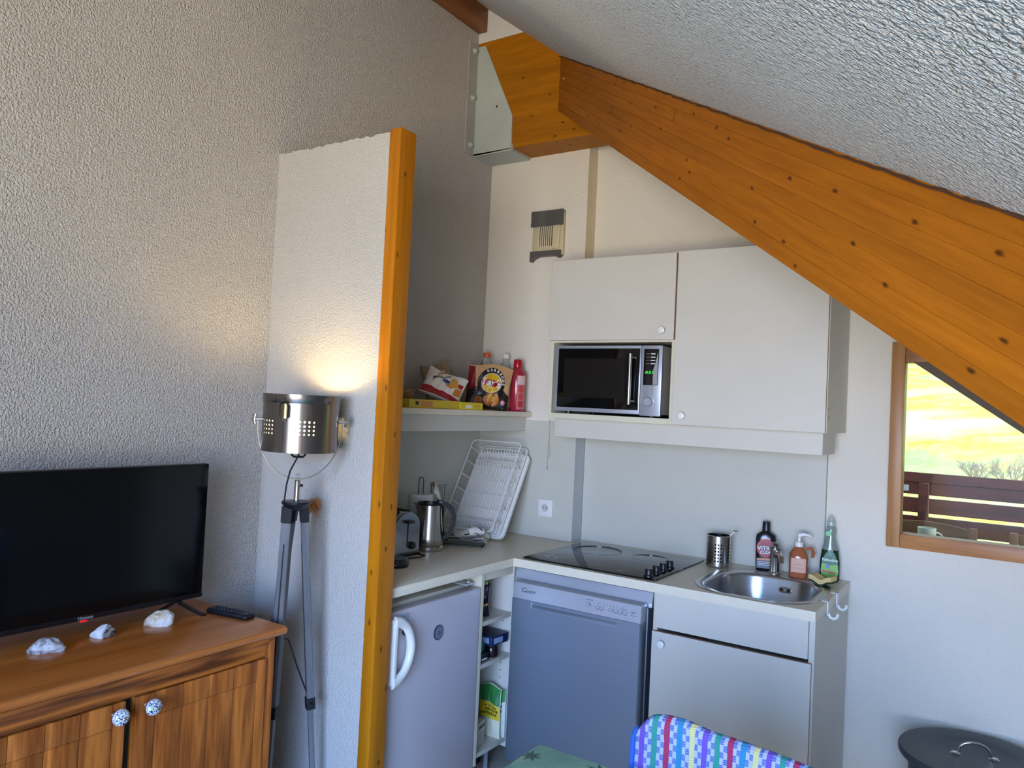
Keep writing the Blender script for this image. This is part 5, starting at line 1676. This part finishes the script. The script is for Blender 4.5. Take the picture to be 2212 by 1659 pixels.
lt = MB()
lt.grid(lambda u, v: on_shade(la + (u - 0.5) * 0.19, SR + 0.0035 + 0.004 * math.sin(PI * u), 1.410 + 0.044 * v), 8, 2)
lt.build('latch_plate', plain('latch_brass', '9c8e66', 0.3, metal=0.9), shade)
lb_ = MB().tube([on_shade(la - 0.105, SR + 0.010, 1.412), on_shade(la - 0.105, SR + 0.010, 1.446), on_shade(la - 0.06, SR + 0.011, 1.456), on_shade(la + 0.06, SR + 0.011, 1.456), on_shade(la + 0.105, SR + 0.010, 1.446), on_shade(la + 0.105, SR + 0.010, 1.412)], 0.0022, 6)
lb_.build('latch_bail', 'dark_metal', shade)
MB().lathe([(0, 0.0015), (0.003, 0.0015), (0.003, 0)], on_shade(la, SR + 0.0022, 1.468), 8, 'y').build('rivet', 'dark', shade)
MB().grid(lambda u, v: on_shade(la + (u - 0.5) * 0.11, SR + 0.004, 1.400 + 0.011 * v), 4, 1).build('latch_tongue', 'chrome', shade)
bu = MB().lathe([(0, 1.335), (0.013, 1.337), (0.014, 1.365)], seg=16).build('lamp_socket', 'white_plastic', lm)
MB().lathe([(0.013, 1.3655), (0.02, 1.378), (0.030, 1.398), (0.031, 1.412), (0.026, 1.428), (0.014, 1.439), (0, 1.442)], seg=24).build('bulb', emis('bulb_glow', 'ffdf9e', 110.0), lm, label='glowing warm bulb')
# yoke
yk = [( -0.128, 0.0, 1.402)] + [(-0.128 * math.cos(a), 0.0, 1.385 - 0.168 * math.sin(a)) for a in [PI * i / 28 for i in range(29)]] + [(0.128, 0.0, 1.402)]
MB().strip(yk, 0.016, 0.003, (0, 1, 0)).build('yoke', plain('yoke_steel', '6f6c68', 0.25, metal=0.95), lm, label='half-round steel yoke')
for s in (-1, 1):
    kb = MB().tube([(s * 0.117, 0, 1.402), (s * 0.140, 0, 1.402)], 0.005, 10)
    kb.tube([(s * 0.138, 0, 1.386), (s * 0.142, 0, 1.402), (s * 0.138, 0, 1.418)], [0.0045, 0.006, 0.0045], 8)
    kb.build('wing_knob', 'chrome', lm)
MB().tube([(-0.022, 0, 1.3065), (-0.022, 0, 1.293), (-0.016, 0, 1.288), (0.012, 0, 1.288), (0.018, 0, 1.293), (0.018, 0, 1.3065)], 0.0035, 8).build('lower_bail', 'dark_metal', lm)
MB().tube([(0.002, -0.004, 1.304), (-0.004, -0.008, 1.287), (-0.024, -0.014, 1.245), (-0.033, -0.018, 1.20), (-0.037, -0.02, 1.150), (-0.037, -0.018, 1.12)], 0.0026, 8).build('power_cord', 'rubber', lm)
MB().lathe([(0.009, 1.150), (0.009, 1.212), (0.007, 1.216), (0, 1.216)], (0, 0, 0), 18).build('pole', 'steel', lm)
MB().tube([(0.0, 0, 1.2165), (-0.005, 0, 1.224), (-0.004, 0, 1.231), (0.0, 0, 1.234), (0.004, 0, 1.231), (0.005, 0, 1.224), (0.0, 0, 1.2165)], 0.002, 6).build('eyelet', 'chrome', lm)
MB().tube([(0.009, 0, 1.198), (0.017, 0, 1.198)], 0.0045, 8).build('set_screw', 'black', lm)
hubm = MB().lathe([(0.0, 1.120), (0.03, 1.122), (0.040, 1.134), (0.046, 1.143), (0.044, 1.149), (0.0, 1.152)], seg=28)
hubm.build('hub', 'black', lm)


def lamp_leg(top, foot, wid, dep, label=None):
    top, foot = Vector(top), Vector(foot)
    d = (foot - top).normalized()
    L = (foot - top).length
    out = Vector((d.x, d.y, 0)).normalized()
    side = d.cross(out).normalized()
    nrm = side.cross(d).normalized()
    mt = Matrix.Identity(4)
    for i in range(3):
        mt[i][0], mt[i][1], mt[i][2] = side[i], nrm[i], -d[i]
    mt.translation = top
    lg = MB().box((-wid / 2, -dep / 2, -L * 0.55), (wid / 2, dep / 2, -0.045), 0.002, 1)
    o = lg.build('leg', 'leg_wood', lm, label=label)
    o.matrix_local = mt
    MB().box((-wid / 2 - 0.002, -dep / 2 - 0.002, -0.0448), (wid / 2 + 0.002, dep / 2 + 0.002, 0.006), 0.002, 1).build('leg_cap', 'black', o)
    MB().box((-wid / 2 - 0.003, -dep / 2 - 0.003, -L * 0.55 - 0.012), (wid / 2 + 0.003, dep / 2 + 0.003, -L * 0.55 + 0.024), 0.002, 1).build('clamp', 'black', o)
    MB().box((-wid / 2 + 0.004, -dep / 2 + 0.003, -L + 0.012), (wid / 2 - 0.004, dep / 2 - 0.003, -L * 0.55 - 0.0122), 0.001, 1).build('lower_leg', 'leg_wood', o)
    MB().box((-wid / 2 + 0.003, -dep / 2 + 0.002, -L + 0.0005), (wid / 2 - 0.003, dep / 2 - 0.002, -L + 0.0118), 0.002, 1).build('foot', 'rubber', o)
    for e in (-1, 1):
        MB().box((-0.0022, e * (dep / 2 + 0.0004) - 0.0006, -L * 0.50), (0.0022, e * (dep / 2 + 0.0004) + 0.0006, -0.11), 0.0003, 1).build('slot', 'dark', o)
    MB().tube([(wid / 2 + 0.003, 0, -L * 0.55 + 0.006), (wid / 2 + 0.014, 0, -L * 0.55 + 0.006)], [0.006, 0.005], 8).build('clamp_knob', 'black', o)


# legs in the lamp's own frame: x towards the post, -y towards the room
lamp_leg((0.024, 0.004, 1.128), (0.118, 0.02, 0.0), 0.026, 0.022)
lamp_leg((-0.022, -0.012, 1.128), (-0.052, -0.075, 0.0), 0.032, 0.024)
lamp_leg((-0.010, 0.020, 1.128), (-0.11, 0.095, 0.0), 0.026, 0.022)
MB().tube([(-0.030, -0.02, 0.70), (-0.02, 0.0, 0.725), (0.0, 0.004, 0.715), (0.030, 0.006, 0.63), (0.064, 0.010, 0.545)], 0.0025, 6).build('spreader_strap', 'black', lm)
MB().box((-0.034, -0.016, 0.704), (-0.018, 0.004, 0.728), 0.003).build('strap_clip', 'black', lm)

# ---- dried straw star on the partition
st = thing('straw_star', 'spiky dried straw flower on the partition beside the lamp', 'ornament', (0.301, -1.418, 1.114))
random.seed(12)
for k in range(44):
    a = 2 * PI * k / 44 * 2.618
    el = random.uniform(-0.15, 1.1)
    L = random.uniform(0.026, 0.042)
    d = Vector((math.cos(a) * math.cos(el), -math.sin(el), math.sin(a) * math.cos(el)))
    s_ = d.cross(Vector((0.3, 0.8, 0.5))).normalized() * 0.0035
    MB().add([d * 0.004 - s_ * 0.5, d * 0.004 + s_ * 0.5, d * L * 0.5 + s_, d * L, d * L * 0.5 - s_] + [p + Vector((0.0008, 0.0008, 0.0)) for p in (d * 0.004 - s_ * 0.5, d * 0.004 + s_ * 0.5, d * L * 0.5 + s_, d * L, d * L * 0.5 - s_)],
             [(0, 1, 2, 3, 4), (9, 8, 7, 6, 5), (0, 5, 6, 1), (1, 6, 7, 2), (2, 7, 8, 3), (3, 8, 9, 4), (4, 9, 5, 0)]).build('petal', 'straw', st)
MB().lathe([(0, 0.008), (0.006, 0.006), (0.008, 0), (0.006, -0.010), (0, -0.0178)], (0, 0, 0), 14, 'y').build('centre', 'straw', st)

# ---- table and chair in the foreground
m, nt, b = base('green_marbled_top')
v = coords(nt)
n1 = noise(nt, v, 7, 5, 0.65)
n2 = noise(nt, v, 30, 4, 0.6)
c1 = ramp(nt, n1.outputs[0], [(0.3, lin('4d9a88')), (0.5, lin('6ab49c')), (0.68, lin('94cab0'))])
nt.links.new(mixc(nt, ramp(nt, n2.outputs[0], [(0.5, (0, 0, 0, 1)), (0.8, (0.45, 0.45, 0.45, 1))]), c1, lin('b8dcc6')), b.inputs['Base Color'])
b.inputs['Roughness'].default_value = 0.3
tb = thing('dining_table', 'dining table with marbled green top and leaf print', 'table', (1.397, -1.743, 0.0))
MB().box((0.0, -0.78, 0.722), (1.15, 0.0, 0.75), 0.006, 3).build('tabletop', m, tb)
for x in (0.06, 1.09):
    for y in (-0.06, -0.72):
        MB().box((x - 0.025, y - 0.025, 0), (x + 0.025, y + 0.025, 0.7218), 0.003).build('leg', 'chair_wood', tb)
MB().box((0.05, -0.05, 0.64), (1.10, -0.075, 0.7218)).build('apron', 'chair_wood', tb)
lfm = plain('leaf_print', '1f5a4c', 0.35)
random.seed(31)
for (x, y, s, r0) in ((0.165, -0.032, 0.034, 0.3), (0.018, -0.062, 0.026, 1.0), (0.14, -0.19, 0.034, 0.8), (0.42, -0.08, 0.036, 0.2), (0.68, -0.16, 0.034, 1.4), (0.36, -0.34, 0.036, 0.5), (0.9, -0.3, 0.034, 0.9), (0.1, -0.45, 0.034, 1.9)):
    poly = []
    for k in range(14):
        a = r0 + 2 * PI * k / 14
        rr = s * (1.0 if k % 2 == 0 else 0.38)
        poly.append((max(0.004, x + rr * math.cos(a)), min(-0.004, y + rr * math.sin(a))))
    MB().add([(p[0], p[1], 0.7504) for p in poly], [tuple(range(len(poly)))]).build('leaf_motif', lfm, tb, recalc=False)

# woven cover: coloured warp bands with white floats
m, nt, b = base('woven_cover')
tc = N(nt, 'ShaderNodeTexCoord')
sp_ = N(nt, 'ShaderNodeSeparateXYZ')
wob = noise(nt, tc.outputs['Object'], 30, 2)
vmm = N(nt, 'ShaderNodeVectorMath', operation='MULTIPLY_ADD')
nt.links.new(wob.outputs['Color'], vmm.inputs[0])
vmm.inputs[1].default_value = (0.006, 0.006, 0.006)
nt.links.new(tc.outputs['Object'], vmm.inputs[2])
nt.links.new(vmm.outputs[0], sp_.inputs[0])


def math_(op, a, c=None):
    n = N(nt, 'ShaderNodeMath', operation=op)
    for i, x in enumerate((a, c)):
        if x is None:
            continue
        if hasattr(x, 'links'):
            nt.links.new(x, n.inputs[i])
        else:
            n.inputs[i].default_value = x
    return n.outputs[0]


per = 0.0258
fx = math_('FRACT', math_('ADD', math_('DIVIDE', sp_.outputs[0], per * 5), 20.04))
bandcol = ramp(nt, fx, [(0.0, lin('2a7f9e')), (0.2, lin('c9c27a')), (0.4, lin('6a4aa6')), (0.6, lin('2f8a72')), (0.8, lin('a02a44'))], 'CONSTANT')
fb = math_('FRACT', math_('ADD', math_('DIVIDE', sp_.outputs[0], per), 100.2))
is_band = math_('LESS_THAN', fb, 0.45)
fz_ = math_('FRACT', math_('ADD', math_('DIVIDE', sp_.outputs[2], 0.026), math_('MULTIPLY', math_('GREATER_THAN', fb, 0.72), 0.5)))
is_white = math_('GREATER_THAN', fz_, 0.45)
thr = math_('GREATER_THAN', math_('FRACT', math_('DIVIDE', sp_.outputs[2], 0.0042)), 0.5)
weft = mixc(nt, thr, lin('4f5f98'), lin('7584b4'))
ground = mixc(nt, is_white, weft, lin('a0a7be'))
bandc = mixc(nt, math_('MULTIPLY', thr, 0.25), bandcol, lin('5a64a0'))
nt.links.new(mixc(nt, is_band, ground, bandc), b.inputs['Base Color'])
b.inputs['Roughness'].default_value = 0.95
b.inputs['Specular IOR Level'].default_value = 0.1
hgt = math_('ADD', math_('MULTIPLY', math_('SINE', math_('MULTIPLY', sp_.outputs[2], 1500.0)), 0.3), math_('ADD', is_white, is_band))
bump(nt, b, hgt, 0.6, 0.0016)

ch = thing('dining_chair', 'chair with colourful striped woven cover behind the table', 'chair', (1.815, -1.735, 0.0), math.radians(-5))
CW = 0.225


def back_sec(x, extra=0.0):
    t = (x + CW) / (2 * CW)
    top = 0.844 + 0.010 * math.sin(PI * min(1, max(0, (t - 0.02) / 0.30))) * (1 if t < 0.32 else 0) - 0.012 * max(0, t - 0.3)
    ed = min(t, 1 - t) * 2 * CW
    if ed < 0.04:
        top -= 0.034 * (1 - ed / 0.04) ** 2
    cv = -0.03 * (1 - (x / CW) ** 2)
    y0, y1 = 0.030 + cv * -1, 0.062 + cv * -1
    pts = [(x, y0 - 0.022, 0.43), (x, y0 - 0.008, 0.6), (x, y0, top - 0.014), (x, y0 + 0.006, top - 0.004), (x, (y0 + y1) / 2, top), (x, y1 - 0.006, top - 0.004), (x, y1, top - 0.014), (x, y1 - 0.008, 0.6), (x, y1 - 0.022, 0.43)]
    return pts


xs_ = [-CW + 2 * CW * (i / 40) for i in range(41)]
cov = MB().loft([back_sec(x) for x in xs_])
cov.build('cover', m, ch, ang=70, label='woven cover with purple, green, red, blue and yellow stripes')
bd = plain('blue_binding', '2b56a8', 0.9, bs=0.4, bscale=300)
ed = back_sec(-CW)
MB().tube([(-CW - 0.002, (p[1] + 0.0), p[2]) for p in ed[:5]], 0.006, 8).build('binding', bd, ch, label='blue edge binding')
MB().tube([(-CW - 0.004, (p[1] + 0.0), p[2]) for p in ed[4:]], 0.006, 8).build('binding', plain('teal_binding', '2f6fb4', 0.9), ch)
for s in (-1, 1):
    MB().tube([(s * 0.19, 0.045, 0.0), (s * 0.19, 0.035, 0.44)], [0.016, 0.018], 10).build('leg', 'chair_wood', ch)
    MB().tube([(s * 0.18, -0.36, 0.0), (s * 0.18, -0.36, 0.42)], [0.014, 0.018], 10).build('leg', 'chair_wood', ch)
MB().box((-0.21, -0.39, 0.42), (0.21, 0.0, 0.455), 0.012).build('seat', 'chair_wood', ch)

# ---- charcoal bin by the wall
bn = thing('waste_bin', 'round charcoal bin with steel lid handle below the window', 'bin', (2.155, -0.265, 0.0), math.radians(14))
MB().lathe([(0.0, 0.0), (0.165, 0.0), (0.170, 0.006), (0.192, 0.400), (0.196, 0.404), (0.0, 0.404)], seg=56).build('body', 'bin', bn)
MB().lathe([(0.200, 0.400), (0.2165, 0.402), (0.2205, 0.408), (0.2205, 0.420), (0.2165, 0.426), (0.14, 0.428), (0.132, 0.424), (0.0, 0.424)], seg=64).build('lid', 'bin', bn)
hd = [(-0.047, 0, 0.4265), (-0.043, 0, 0.440)] + [(-0.043 * math.cos(a), 0, 0.440 + 0.026 * math.sin(a)) for a in [PI * i / 12 for i in range(1, 12)]] + [(0.043, 0, 0.440), (0.047, 0, 0.4265)]
MB().tube(hd, 0.0038, 10).build('handle', 'chrome', bn, label='bowed bright steel handle')
for s in (-1, 1):
    MB().lathe([(0, 0.005), (0.008, 0.004), (0.011, 0.0), (0, 0)], (s * 0.055, 0, 0.4245), 14, sx=1.4).build('handle_foot', 'chrome', bn)
